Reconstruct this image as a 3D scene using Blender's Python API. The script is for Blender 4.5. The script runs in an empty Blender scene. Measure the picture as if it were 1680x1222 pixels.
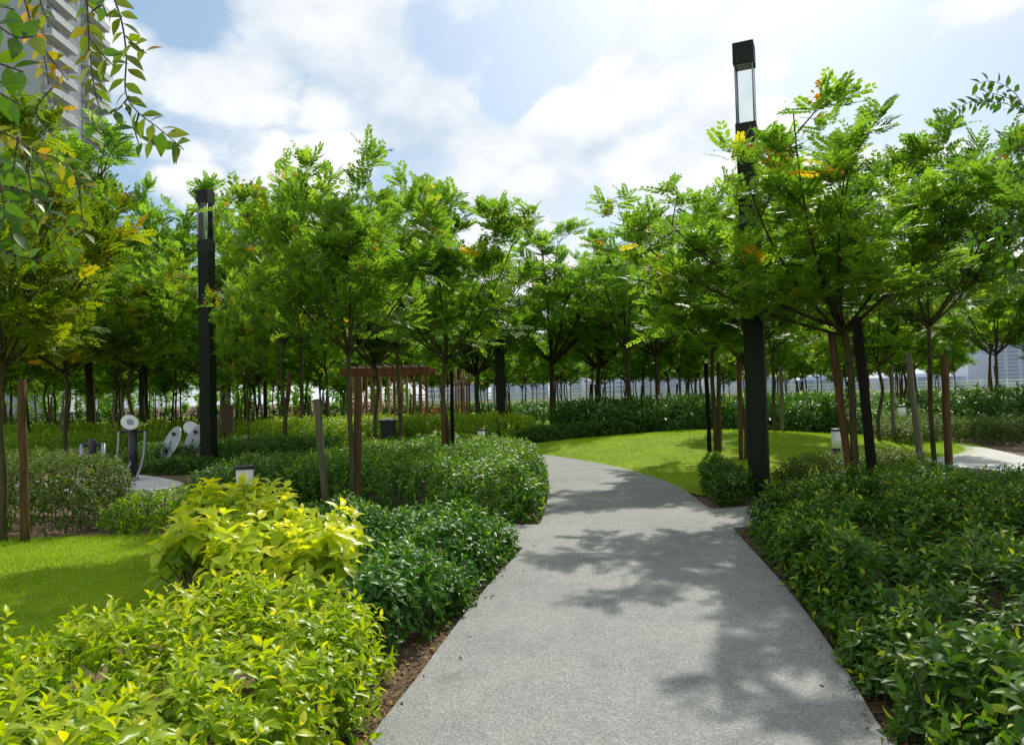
import bpy, math, random
import numpy as np
from mathutils import Matrix, Vector

# ------------------------------------------------------------------ camera, sky, sun, exposure
sc = bpy.context.scene
C = sc.collection
FPX, PW, PH = 1222.0, 1680.0, 1222.0            # focal length and size of the photograph in pixels
CAMZ, PITCH, ROLL = 1.6, math.radians(1.83), math.radians(-1.5)
cam_d = bpy.data.cameras.new('camera')
cam = bpy.data.objects.new('camera', cam_d); C.objects.link(cam)
cam_d.sensor_width = 36.0; cam_d.lens = 36.0 * FPX / PW
cam_d.clip_start = 0.05; cam_d.clip_end = 4000
CR = Matrix.Rotation(math.pi / 2 + PITCH, 3, 'X') @ Matrix.Rotation(ROLL, 3, 'Z')
cam.matrix_world = Matrix.Translation((0, 0, CAMZ)) @ CR.to_4x4()
sc.camera = cam

SUN_AZ = math.atan2(0.33, 0.944)                 # to the right of straight ahead
SUN_EL = math.radians(43)
SUNV = Vector((math.sin(SUN_AZ) * math.cos(SUN_EL), math.cos(SUN_AZ) * math.cos(SUN_EL), math.sin(SUN_EL)))
sun_d = bpy.data.lights.new('sun', 'SUN'); sun_d.energy = 4.2; sun_d.angle = math.radians(0.8)
sun_d.color = (1.0, 0.95, 0.86)
sun = bpy.data.objects.new('sun', sun_d); C.objects.link(sun)
sun.rotation_euler = (-SUNV).to_track_quat('-Z', 'Y').to_euler()
sun.location = (20, 20, 30)

def ray(px, py):
    return CR @ Vector(((px - PW / 2) / FPX, (PH / 2 - py) / FPX, -1.0))
def G(px, py, z=0.0):                            # the point of the ground seen at a pixel
    d = ray(px, py); t = (z - CAMZ) / d.z
    return Vector((0, 0, CAMZ)) + d * t
def D(px, py, y):                                # the point at depth y along a pixel's ray
    d = ray(px, py)
    return Vector((0, 0, CAMZ)) + d * (y / d.y)
CRI = CR.inverted()
def pix(p):
    v = CRI @ (Vector(p) - Vector((0, 0, CAMZ)))
    if v.z > -1e-3: return (1e6, 1e6)
    return (PW / 2 + FPX * v.x / -v.z, PH / 2 - FPX * v.y / -v.z)

w = bpy.data.worlds.new('World'); sc.world = w; w.use_nodes = True
nt = w.node_tree; N = nt.nodes; L = nt.links
for n in list(N): N.remove(n)
def wn(t, **k):
    n = N.new(t)
    for a, b in k.items(): setattr(n, a, b)
    return n
def wmath(op, a, b=None, c=None, clamp=False):
    n = wn('ShaderNodeMath', operation=op, use_clamp=clamp)
    for i, v in enumerate((a, b, c)):
        if v is None: continue
        if isinstance(v, (int, float)): n.inputs[i].default_value = v
        else: L.new(v, n.inputs[i])
    return n.outputs[0]
sky = wn('ShaderNodeTexSky', sky_type='NISHITA'); sky.sun_disc = False
sky.sun_elevation = SUN_EL; sky.sun_rotation = SUN_AZ; sky.air_density = 1.0; sky.dust_density = 1.6; sky.ozone_density = 1.5
tc = wn('ShaderNodeTexCoord')
def sky_co(off):
    mp = wn('ShaderNodeMapping'); mp.inputs['Location'].default_value = off; mp.inputs['Scale'].default_value = (1, 1, 1.55)
    L.new(tc.outputs['Generated'], mp.inputs['Vector'])
    wz = wn('ShaderNodeTexNoise'); wz.inputs['Scale'].default_value = 6.0; wz.inputs['Detail'].default_value = 5; wz.inputs['Roughness'].default_value = .6; L.new(mp.outputs[0], wz.inputs['Vector'])
    sb = wn('ShaderNodeVectorMath', operation='SUBTRACT'); L.new(wz.outputs['Color'], sb.inputs[0]); sb.inputs[1].default_value = (.5, .5, .5)
    sc_ = wn('ShaderNodeVectorMath', operation='SCALE'); L.new(sb.outputs[0], sc_.inputs[0]); sc_.inputs['Scale'].default_value = .16
    ad = wn('ShaderNodeVectorMath', operation='ADD'); L.new(mp.outputs[0], ad.inputs[0]); L.new(sc_.outputs[0], ad.inputs[1]); return ad.outputs[0]
def cloud_field(off):
    """billowing heaps: broad masses with rounder and rounder lobes on them"""
    co = sky_co(off)
    nz = wn('ShaderNodeTexNoise'); nz.inputs['Scale'].default_value = 2.3; nz.inputs['Detail'].default_value = 4; nz.inputs['Roughness'].default_value = .5; L.new(co, nz.inputs['Vector'])
    tot = wmath('MULTIPLY', nz.outputs['Fac'], .95)
    for sc2, a in ((5.5, .28), (14.0, .15)):
        v = wn('ShaderNodeTexVoronoi'); v.feature = 'F1'; v.inputs['Scale'].default_value = sc2; L.new(co, v.inputs['Vector'])
        tot = wmath('ADD', tot, wmath('MULTIPLY', wmath('SUBTRACT', .45, v.outputs['Distance']), a))
    return tot
COFF = Vector((3.1, 1.7, 0.4))
n1 = cloud_field(COFF)
n2 = cloud_field(COFF + Vector((SUNV.x * .03, SUNV.y * .03, SUNV.z * .075)))
n3z = wn('ShaderNodeTexNoise'); n3z.inputs['Scale'].default_value = 1.9; n3z.inputs['Detail'].default_value = 3; L.new(sky_co(Vector((7.3, 2.2, 5.0))), n3z.inputs['Vector']); n3 = n3z.outputs['Fac']
cov = wmath('ADD', n1, 0.13)
# gaps of blue between the clouds
for (gx, gy, s, a) in ((735, 95, 0.050, 0.26), (905, 45, 0.066, 0.34), (835, 160, 0.032, 0.26), (290, 8, 0.045, 0.30), (690, 0, 0.05, .22), (1590, 330, .07, .10)):
    dv = ray(gx, gy).normalized()
    vd = wn('ShaderNodeVectorMath', operation='DISTANCE'); L.new(tc.outputs['Generated'], vd.inputs[0]); vd.inputs[1].default_value = dv
    q = wmath('DIVIDE', vd.outputs['Value'], s); q = wmath('MULTIPLY', q, q); q = wmath('MULTIPLY', q, -1.0); q = wmath('POWER', 2.718, q)
    cov = wmath('SUBTRACT', cov, wmath('MULTIPLY', q, a))
mask = wn('ShaderNodeMapRange', interpolation_type='SMOOTHSTEP'); L.new(cov, mask.inputs['Value'])
mask.inputs['From Min'].default_value = 0.46; mask.inputs['From Max'].default_value = 0.58
lit = wmath('MULTIPLY_ADD', wmath('SUBTRACT', n1, n2), 3.4, 0.66, clamp=True)
lit = wmath('MULTIPLY', lit, wmath('MULTIPLY_ADD', n3, 1.1, 0.42, clamp=True), clamp=True)
ccol = wn('ShaderNodeMixRGB'); L.new(lit, ccol.inputs['Fac'])
ccol.inputs['Color1'].default_value = (0.52, 0.63, 0.75, 1); ccol.inputs['Color2'].default_value = (0.95, 0.955, 0.94, 1)
bs = wn('ShaderNodeMixRGB', blend_type='MULTIPLY'); bs.inputs['Fac'].default_value = 1.0
L.new(sky.outputs['Color'], bs.inputs['Color1']); bs.inputs['Color2'].default_value = (0.095, 0.095, 0.095, 1)
bs2 = wn('ShaderNodeMixRGB'); bs2.inputs['Fac'].default_value = 0.35; L.new(bs.outputs[0], bs2.inputs['Color1']); bs2.inputs['Color2'].default_value = (0.40, 0.66, 0.90, 1)
mx = wn('ShaderNodeMixRGB'); L.new(mask.outputs['Result'], mx.inputs['Fac']); L.new(bs2.outputs[0], mx.inputs['Color1']); L.new(ccol.outputs[0], mx.inputs['Color2'])
bg = wn('ShaderNodeBackground'); bg.inputs['Strength'].default_value = 1.0
L.new(mx.outputs[0], bg.inputs['Color'])
wo = wn('ShaderNodeOutputWorld'); L.new(bg.outputs[0], wo.inputs['Surface'])

vs = sc.view_settings
vs.view_transform = 'Standard'; vs.look = 'None'; vs.gamma = 1.0; vs.exposure = 0.2
vs.use_curve_mapping = False
cy = sc.cycles
cy.use_denoising = True
cy.max_bounces = 8; cy.diffuse_bounces = 4; cy.glossy_bounces = 3; cy.transmission_bounces = 6; cy.transparent_max_bounces = 8
cy.caustics_reflective = False; cy.caustics_refractive = False
cy.sample_clamp_indirect = 6.0

# ------------------------------------------------------------------ helpers
rnd = random.Random(7)
def tag(o, label=None, cat=None, group=None, kind=None):
    if label: o['label'] = label
    if cat: o['category'] = cat
    if group: o['group'] = group
    if kind: o['kind'] = kind
    return o
def empty(name, loc=(0, 0, 0), rz=0.0):
    o = bpy.data.objects.new(name, None); C.objects.link(o)
    o.location = loc; o.rotation_euler = (0, 0, rz); o.empty_display_size = 0.1
    return o
def link(name, me, parent=None, loc=None):
    o = bpy.data.objects.new(name, me); C.objects.link(o)
    if parent is not None: o.parent = parent
    if loc is not None: o.location = loc
    return o
def copy_tree(src, parent=None):
    c = src.copy(); C.objects.link(c); c.parent = parent
    for ch in src.children: copy_tree(ch, c)
    return c

class MB:
    def __init__(s): s.v = []; s.f = []; s.sm = []
    def add(s, vs, fs, smooth=False):
        b = len(s.v); s.v += [tuple(v) for v in vs]
        s.f += [tuple(b + i for i in f) for f in fs]; s.sm += [smooth] * len(fs)
        return s
    def box(s, c, d, M=None, taper=1.0):
        x, y, z = d[0] / 2, d[1] / 2, d[2] / 2
        vs = [Vector((sx * x * (taper if sz > 0 else 1), sy * y * (taper if sz > 0 else 1), sz * z)) for sz in (-1, 1) for sy in (-1, 1) for sx in (-1, 1)]
        if M is not None: vs = [M @ v for v in vs]
        vs = [v + Vector(c) for v in vs]
        return s.add(vs, [(0, 2, 3, 1), (4, 5, 7, 6), (0, 1, 5, 4), (2, 6, 7, 3), (0, 4, 6, 2), (1, 3, 7, 5)])
    def tube(s, pts, rad, n=8, cap=True):
        pts = [Vector(p) for p in pts]
        if not isinstance(rad, (list, tuple)): rad = [rad] * len(pts)
        rings = []; ref = None
        for i, p in enumerate(pts):
            t = (pts[min(i + 1, len(pts) - 1)] - pts[max(i - 1, 0)]).normalized()
            if ref is None: ref = Vector((1, 0, 0)) if abs(t.x) < .9 else Vector((0, 1, 0))
            a = (ref - t * ref.dot(t)).normalized(); b = t.cross(a); ref = a
            rings.append([p + (a * math.cos(k * 2 * math.pi / n) + b * math.sin(k * 2 * math.pi / n)) * rad[i] for k in range(n)])
        vs = [v for r in rings for v in r]; fs = []
        for i in range(len(pts) - 1):
            for k in range(n): fs.append((i * n + k, i * n + (k + 1) % n, (i + 1) * n + (k + 1) % n, (i + 1) * n + k))
        s.add(vs, fs, True)
        if cap:
            b = len(s.v) - len(vs)
            s.f.append(tuple(b + k for k in range(n - 1, -1, -1))); s.sm.append(False)
            s.f.append(tuple(b + (len(pts) - 1) * n + k for k in range(n))); s.sm.append(False)
        return s
    def prism(s, poly, z0, z1):
        n = len(poly)
        vs = [(p[0], p[1], z0) for p in poly] + [(p[0], p[1], z1) for p in poly]
        fs = [tuple(range(n, 2 * n))] + [tuple(range(n - 1, -1, -1))] + [(i, (i + 1) % n, n + (i + 1) % n, n + i) for i in range(n)]
        return s.add(vs, fs)
    def mesh(s, name, mat):
        me = bpy.data.meshes.new(name); me.from_pydata(s.v, [], s.f)
        me.polygons.foreach_set('use_smooth', s.sm)
        if mat is not None: me.materials.append(mat)
        me.update(); return me
    def build(s, name, mat, parent=None, loc=None):
        return link(name, s.mesh(name, mat), parent, loc)

# ---- materials
def newmat(name):
    m = bpy.data.materials.new(name); m.use_nodes = True
    t = m.node_tree
    for n in list(t.nodes): t.nodes.remove(n)
    out = t.nodes.new('ShaderNodeOutputMaterial')
    b = t.nodes.new('ShaderNodeBsdfPrincipled'); t.links.new(b.outputs[0], out.inputs['Surface'])
    return m, t, b, out
def ramp(t, fac, stops):
    r = t.nodes.new('ShaderNodeValToRGB')
    while len(r.color_ramp.elements) < len(stops): r.color_ramp.elements.new(0.5)
    for e, (p, c) in zip(r.color_ramp.elements, stops): e.position = p; e.color = (*c, 1)
    t.links.new(fac, r.inputs['Fac']); return r.outputs['Color']
def noise(t, scale, detail=4, rough=.55, co='Object', stretch=None):
    tcn = t.nodes.new('ShaderNodeTexCoord'); src = tcn.outputs[co]
    if stretch:
        mp = t.nodes.new('ShaderNodeMapping'); mp.inputs['Scale'].default_value = stretch; t.links.new(src, mp.inputs['Vector']); src = mp.outputs[0]
    nz = t.nodes.new('ShaderNodeTexNoise'); nz.inputs['Scale'].default_value = scale; nz.inputs['Detail'].default_value = detail; nz.inputs['Roughness'].default_value = rough
    t.links.new(src, nz.inputs['Vector']); return nz.outputs['Fac']
def bump(t, b, h, strength=.3, dist=.01):
    bn = t.nodes.new('ShaderNodeBump'); bn.inputs['Strength'].default_value = strength; bn.inputs['Distance'].default_value = dist
    t.links.new(h, bn.inputs['Height']); t.links.new(bn.outputs[0], b.inputs['Normal'])
def mixc(t, a, b, fac, mode='MIX'):
    m = t.nodes.new('ShaderNodeMixRGB'); m.blend_type = mode
    for i, v in ((1, a), (2, b)):
        if isinstance(v, tuple): m.inputs[i].default_value = (*v, 1)
        else: t.links.new(v, m.inputs[i])
    if isinstance(fac, (int, float)): m.inputs[0].default_value = fac
    else: t.links.new(fac, m.inputs[0])
    return m.outputs[0]
def simple(name, c0, c1=None, scale=8, rough=.6, metal=0.0, bmp=0.0, stretch=None, spec=.5):
    m, t, b, o = newmat(name)
    c1 = c1 or tuple(x * .75 for x in c0)
    f = noise(t, scale, 5, .6, stretch=stretch)
    t.links.new(ramp(t, f, [(.3, c1), (.7, c0)]), b.inputs['Base Color'])
    b.inputs['Roughness'].default_value = rough; b.inputs['Metallic'].default_value = metal
    b.inputs['Specular IOR Level'].default_value = spec
    if bmp: bump(t, b, f, bmp, .01)
    return m
def leafmat(name, stops, trans=.4, rough=.42, spec=.45, tcol=(1.0, 1.05, .35), objvar=.0):
    m, t, b, o = newmat(name)
    at = t.nodes.new('ShaderNodeAttribute'); at.attribute_name = 'tint'
    fac = at.outputs['Fac']
    if objvar:
        oi = t.nodes.new('ShaderNodeObjectInfo')
        mm = t.nodes.new('ShaderNodeMath'); mm.operation = 'MULTIPLY_ADD'; t.links.new(oi.outputs['Random'], mm.inputs[0]); mm.inputs[1].default_value = objvar; mm.inputs[2].default_value = -objvar / 2
        m2 = t.nodes.new('ShaderNodeMath'); m2.operation = 'ADD'; m2.use_clamp = True; t.links.new(fac, m2.inputs[0]); t.links.new(mm.outputs[0], m2.inputs[1]); fac = m2.outputs[0]
    col = ramp(t, fac, stops)
    t.links.new(col, b.inputs['Base Color'])
    b.inputs['Roughness'].default_value = rough; b.inputs['Specular IOR Level'].default_value = spec
    tr = t.nodes.new('ShaderNodeBsdfTranslucent')
    t.links.new(mixc(t, col, tcol, 1.0, 'MULTIPLY'), tr.inputs['Color'])
    br = t.nodes.new('ShaderNodeMixRGB'); br.blend_type = 'MULTIPLY'
    ms = t.nodes.new('ShaderNodeMixShader'); ms.inputs[0].default_value = trans
    t.links.new(b.outputs[0], ms.inputs[1]); t.links.new(tr.outputs[0], ms.inputs[2]); t.links.new(ms.outputs[0], o.inputs['Surface'])
    return m

M = {}
M['tree_leaf'] = leafmat('tree_leaf', [(0, (.055, .120, .016)), (.45, (.125, .235, .024)), (.82, (.22, .34, .032)), (.93, (.36, .38, .02)), (1, (.62, .34, .02))], .56, .5, .3, (1.75, 1.8, .8), .28)
M['dark_leaf'] = leafmat('dark_leaf', [(0, (.06, .13, .015)), (.5, (.12, .23, .022)), (1, (.20, .33, .035))], .54, .5, .3, (1.9, 1.95, .8), .2)
M['warm_leaf'] = leafmat('warm_leaf', [(0, (.055, .11, .010)), (.45, (.15, .24, .014)), (.8, (.27, .33, .018)), (.92, (.42, .36, .02)), (1, (.70, .34, .02))], .50, .5, .3, (1.5, 1.5, .4), .15)
M['near_leaf'] = leafmat('near_leaf', [(0, (.028, .095, .012)), (.45, (.075, .175, .015)), (.72, (.20, .25, .015)), (.86, (.38, .27, .014)), (1, (.62, .29, .012))], .50, .38, .5, (1.4, 1.4, .4))
M['lime_leaf'] = leafmat('lime_leaf', [(0, (.075, .18, .008)), (.5, (.22, .36, .010)), (.85, (.42, .52, .015)), (1, (.60, .58, .025))], .50, .38, .38, (1.4, 1.35, .3))
M['yellow_leaf'] = leafmat('yellow_leaf', [(0, (.12, .25, .015)), (.45, (.36, .50, .02)), (.8, (.60, .68, .03)), (1, (.82, .76, .05))], .52, .36, .4, (1.35, 1.3, .3))
M['green_leaf'] = leafmat('green_leaf', [(0, (.020, .085, .008)), (.5, (.060, .175, .014)), (.85, (.15, .29, .018)), (1, (.34, .45, .03))], .35, .45, .32, (1.2, 1.3, .45))
M['deep_leaf'] = leafmat('deep_leaf', [(0, (.018, .060, .006)), (.5, (.052, .130, .011)), (.88, (.13, .24, .014)), (1, (.40, .45, .02))], .34, .46, .26, (1.2, 1.3, .45))
M['olive_leaf'] = leafmat('olive_leaf', [(0, (.05, .075, .02)), (.5, (.10, .17, .03)), (1, (.26, .30, .05))], .38, .55, .2, (1.3, 1.3, .5))
M['pale_leaf'] = leafmat('pale_leaf', [(0, (.03, .10, .015)), (.6, (.085, .20, .03)), (.95, (.20, .32, .08)), (1, (.62, .68, .5))], .34, .42, .3)
M['flower'] = leafmat('flower', [(0, (.55, .30, .01)), (.6, (.80, .48, .015)), (1, (.85, .32, .01))], .3, .6, .2, (1.0, .9, .3))
M['grass'] = leafmat('grass', [(0, (.15, .27, .010)), (.5, (.30, .45, .012)), (1, (.42, .55, .03))], .40, .55, .3, (1.2, 1.2, .4))
M['bark'] = simple('bark', (.085, .066, .038), (.030, .024, .014), 14, .9, bmp=.7, stretch=(1, 1, .18), spec=.15)
M['green_bark'] = simple('green_bark', (.105, .095, .042), (.038, .036, .016), 16, .88, bmp=.7, stretch=(1, 1, .2), spec=.15)
M['stake_wood'] = simple('stake_wood', (.15, .092, .040), (.060, .036, .016), 22, .9, bmp=.8, stretch=(1, 1, .08), spec=.12)
M['grey_wood'] = simple('grey_wood', (.21, .19, .125), (.095, .085, .055), 22, .9, bmp=.8, stretch=(1, 1, .08), spec=.12)
M['dark_stake'] = simple('dark_stake', (.020, .016, .010), (.007, .006, .004), 22, .9, bmp=.8, stretch=(1, 1, .08), spec=.10)
M['rope'] = simple('rope', (.30, .28, .22), (.2, .18, .14), 40, .9)
M['twig'] = simple('twig', (.12, .085, .05), (.06, .045, .03), 20, .85)
M['post_paint'] = simple('post_paint', (.018, .026, .013), (.012, .018, .009), 3, .6, spec=.12)
M['cap_paint'] = simple('cap_paint', (.022, .028, .019), (.015, .020, .013), 5, .55, spec=.18)
M['rod'] = simple('rod', (.30, .33, .33), (.22, .25, .25), 5, .35, .4)
M['white_plastic'] = simple('white_plastic', (.80, .80, .76), (.68, .68, .63), 4, .35)
M['black_metal'] = simple('black_metal', (.018, .018, .019), (.010, .010, .011), 6, .45)
M['grey_metal'] = simple('grey_metal', (.34, .38, .40), (.26, .30, .32), 5, .4, .1)
M['disc_grey'] = simple('disc_grey', (.27, .31, .33), (.20, .24, .26), 4, .4)
M['timber_red'] = simple('timber_red', (.28, .10, .045), (.16, .055, .028), 9, .7, stretch=(1, 1, .1), bmp=.2)
M['timber_tan'] = simple('timber_tan', (.46, .27, .13), (.30, .16, .08), 9, .7, stretch=(1, 1, .1), bmp=.2)
M['timber_brown'] = simple('timber_brown', (.095, .048, .024), (.055, .028, .015), 9, .7, stretch=(1, 1, .1))
M['play_yellow'] = simple('play_yellow', (.75, .48, .03), None, 4, .4)
M['play_orange'] = simple('play_orange', (.70, .20, .03), None, 4, .4)
M['tower_wall'] = simple('tower_wall', (.36, .41, .43), (.31, .36, .38), .15, .7)
M['tower_white'] = simple('tower_white', (.60, .645, .66), (.53, .57, .585), .15, .6)
M['city_haze_a'] = simple('city_haze_a', (.62, .70, .80), (.56, .64, .74), .05, .7)  # far city walls: distance haze painted in as pale bluish colour, no air built
M['city_haze_b'] = simple('city_haze_b', (.50, .58, .70), (.45, .53, .64), .05, .7)
M['city_haze_c'] = simple('city_haze_c', (.76, .80, .85), (.70, .74, .79), .05, .7)
M['white_paint'] = simple('white_paint', (.72, .75, .78), (.62, .65, .68), 1.5, .5)
def glassy(name, col, rough=.15, spec=.6):
    m, t, b, o = newmat(name); b.inputs['Base Color'].default_value = (*col, 1); b.inputs['Roughness'].default_value = rough; b.inputs['Specular IOR Level'].default_value = spec
    return m
M['window_dark'] = glassy('window_dark', (.10, .14, .17))
M['city_haze_window'] = glassy('city_haze_window', (.30, .38, .50), .3)  # far window glass, paled with the same painted-in haze
def clear(name):
    m, t, b, o = newmat(name)
    tr = t.nodes.new('ShaderNodeBsdfTransparent'); tr.inputs[0].default_value = (.93, .955, .95, 1)
    gl = t.nodes.new('ShaderNodeBsdfGlossy'); gl.inputs['Roughness'].default_value = .08
    fr = t.nodes.new('ShaderNodeFresnel'); fr.inputs[0].default_value = 1.3
    ms = t.nodes.new('ShaderNodeMixShader'); t.links.new(fr.outputs[0], ms.inputs[0]); t.links.new(tr.outputs[0], ms.inputs[1]); t.links.new(gl.outputs[0], ms.inputs[2])
    t.links.new(ms.outputs[0], o.inputs['Surface']); return m
M['lantern_glass'] = clear('lantern_glass')
# washed pebble path: fine light and dark grains over broad worn patches
m, t, b, o = newmat('pebble_path')
vor = t.nodes.new('ShaderNodeTexVoronoi'); vor.inputs['Scale'].default_value = 125; tcn = t.nodes.new('ShaderNodeTexCoord'); t.links.new(tcn.outputs['Object'], vor.inputs['Vector'])
sep = t.nodes.new('ShaderNodeSeparateColor'); t.links.new(vor.outputs['Color'], sep.inputs[0])
grain = ramp(t, sep.outputs[0], [(0, (.18, .19, .176)), (.45, (.245, .253, .235)), (.8, (.295, .301, .278)), (1, (.39, .386, .356))])
grain = mixc(t, grain, ramp(t, noise(t, .9, 7, .65), [(.28, (.76, .78, .79)), (.5, (.97, .97, .96)), (.72, (1.10, 1.08, 1.03))]), 1.0, 'MULTIPLY')
grain = mixc(t, grain, ramp(t, noise(t, 9, 4, .6), [(.25, (.86, .86, .86)), (.6, (1.0, 1.0, 1.0))]), 1.0, 'MULTIPLY')
grain = mixc(t, grain, ramp(t, noise(t, 2.4, 8, .7, stretch=(1, .45, 1)), [(.30, (.74, .74, .72)), (.42, (1, 1, 1))]), 1.0, 'MULTIPLY')
t.links.new(grain, b.inputs['Base Color']); b.inputs['Roughness'].default_value = .85; b.inputs['Specular IOR Level'].default_value = .3
bump(t, b, vor.outputs['Distance'], .5, .006); M['pebble_path'] = m
M['concrete'] = simple('concrete', (.50, .49, .46), (.42, .41, .385), 1.2, .85, bmp=.1)
# soil with dry clods
m, t, b, o = newmat('soil')
f = noise(t, 7, 9, .68); f2 = noise(t, 60, 4, .7)
t.links.new(mixc(t, ramp(t, f, [(.3, (.055, .035, .020)), (.52, (.15, .095, .050)), (.75, (.30, .20, .115))]), ramp(t, f2, [(.3, (.6, .6, .6)), (.7, (1.15, 1.1, 1.05))]), 1.0, 'MULTIPLY'), b.inputs['Base Color'])
b.inputs['Roughness'].default_value = .95; bump(t, b, f2, .9, .02); M['soil'] = m
m, t, b, o = newmat('turf')
f = noise(t, 1.3, 6, .6); f2 = noise(t, 45, 4, .7)
t.links.new(mixc(t, ramp(t, f, [(.25, (.15, .24, .010)), (.5, (.26, .38, .012)), (.72, (.33, .42, .02)), (.84, (.36, .38, .05))]), ramp(t, f2, [(.3, (.55, .6, .5)), (.7, (1.15, 1.12, 1.0))]), 1.0, 'MULTIPLY'), b.inputs['Base Color'])
b.inputs['Roughness'].default_value = .9; b.inputs['Specular IOR Level'].default_value = .2; bump(t, b, f2, .8, .03); M['turf'] = m

# ------------------------------------------------------------------ leaf soup: thousands of small faces from a few templates
def leaf_template(rows=3, wid=.42, fold=.16, curl=.22, wave=0.0):
    """unit leaf along +Y, normal +Z: midrib folded down its length, tip curling under"""
    ys = [i / (rows + 1) for i in range(rows + 2)]
    def z(y): return .10 * y - curl * y * y
    mid = [(0, y, z(y)) for y in ys]
    prof = {2: (.9, .85), 3: (.72, 1.0, .62), 4: (.6, 1.0, .88, .5)}[rows]
    lf = [(-wid / 2 * p, ys[i + 1] - .02, z(ys[i + 1]) + fold * p * wid + wave * (-1) ** i) for i, p in enumerate(prof)]
    rt = [(-x, y, zz - 2 * wave * (-1) ** i) for i, (x, y, zz) in enumerate(lf)]
    V = mid + lf + rt; nm = rows + 2; F = []
    for base, flip in ((nm, False), (nm + rows, True)):
        tri = [(0, 1, base)]
        for i in range(rows - 1):
            tri += [(i + 1, i + 2, base + i + 1), (i + 1, base + i + 1, base + i)]
        tri += [(rows, rows + 1, base + rows - 1)]
        F += [(a, c, b_) if flip else (a, b_, c) for a, b_, c in tri]
    return np.array(V, float), np.array(F, int)
class Soup:
    def __init__(s): s.V = []; s.F = []; s.T = []; s.n = 0
    def put(s, tv, tf, R, loc, tint):
        n = len(loc)
        if n == 0: return
        v = np.einsum('nij,vj->nvi', R, tv) + loc[:, None, :]
        f = tf[None] + (np.arange(n) * len(tv))[:, None, None] + s.n
        s.V.append(v.reshape(-1, 3)); s.F.append(f.reshape(-1, 3)); s.T.append(np.repeat(tint, len(tv)))
        s.n += n * len(tv)
    def mesh(s, name, mat, off=(0, 0, 0), smooth=False):
        V = np.concatenate(s.V) - np.array(off); F = np.concatenate(s.F); T = np.concatenate(s.T)
        return raw_mesh(name, V, F, T, mat, smooth)
def raw_mesh(name, V, F, T, mat, smooth=False):
    me = bpy.data.meshes.new(name)
    me.vertices.add(len(V)); me.vertices.foreach_set('co', np.ascontiguousarray(V, np.float32).ravel())
    k = F.shape[1]
    me.loops.add(F.size); me.loops.foreach_set('vertex_index', np.ascontiguousarray(F, np.int32).ravel())
    me.polygons.add(len(F)); me.polygons.foreach_set('loop_start', np.arange(0, F.size, k, dtype=np.int32))
    if smooth: me.polygons.foreach_set('use_smooth', np.ones(len(F), bool))
    a = me.attributes.new('tint', 'FLOAT', 'POINT'); a.data.foreach_set('value', np.ascontiguousarray(T, np.float32))
    me.materials.append(mat); me.update(calc_edges=True); me.validate()
    return me
def frames(d, up, roll):
    """rotation matrices whose Y axis is d and whose Z axis leans to up, turned by roll about d"""
    d = d / np.linalg.norm(d, axis=1, keepdims=True)
    x = np.cross(d, up); ln = np.linalg.norm(x, axis=1, keepdims=True)
    x = np.where(ln < 1e-4, np.array([[1.0, 0, 0]]), x / np.maximum(ln, 1e-6)); z = np.cross(x, d)
    c, s_ = np.cos(roll)[:, None], np.sin(roll)[:, None]
    x2 = x * c + z * s_; z2 = -x * s_ + z * c
    return np.stack([x2, d, z2], axis=2)
def vnoise(x, y, seed=0, sc_=1.0):
    r = np.random.RandomState(seed); tab = r.rand(64, 64)
    x = x * sc_ + 17.3; y = y * sc_ + 9.1
    xi, yi = np.floor(x).astype(int), np.floor(y).astype(int); fx, fy = x - xi, y - yi
    fx = fx * fx * (3 - 2 * fx); fy = fy * fy * (3 - 2 * fy)
    g = lambda a, b_: tab[a % 64, b_ % 64]
    return (g(xi, yi) * (1 - fx) + g(xi + 1, yi) * fx) * (1 - fy) + (g(xi, yi + 1) * (1 - fx) + g(xi + 1, yi + 1) * fx) * fy
def poly_info(P, poly):
    """inside flag, distance to the outline and outward direction for points P"""
    poly = np.array(poly, float); n = len(poly)
    inside = np.zeros(len(P), bool); best = np.full(len(P), 1e9); q = np.zeros_like(P)
    for i in range(n):
        a, b_ = poly[i], poly[(i + 1) % n]
        c = ((a[1] > P[:, 1]) != (b_[1] > P[:, 1])) & (P[:, 0] < (b_[0] - a[0]) * (P[:, 1] - a[1]) / (b_[1] - a[1] + 1e-12) + a[0])
        inside ^= c
        ab = b_ - a; tt = np.clip(((P - a) @ ab) / (ab @ ab), 0, 1); pr = a + tt[:, None] * ab
        dd = np.linalg.norm(P - pr, axis=1); mk = dd < best; best[mk] = dd[mk]; q[mk] = pr[mk]
    out = q - P; out /= np.maximum(np.linalg.norm(out, axis=1, keepdims=True), 1e-6)
    return inside, best, out
LEAF_HI = leaf_template(3, .46, .18, .30); LEAF_LO = leaf_template(2, .46, .18, .30)
LEAF_ALT = leaf_template(3, .36, .24, .10, .02); LEAF_ALT_LO = leaf_template(2, .36, .24, .08)
LEAF_BIG = leaf_template(4, .50, .16, .42, .012)

def in_view(p, mx=40):
    x, y = pix(p); return -mx < x < PW + mx and -mx < y < PH + mx

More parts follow.
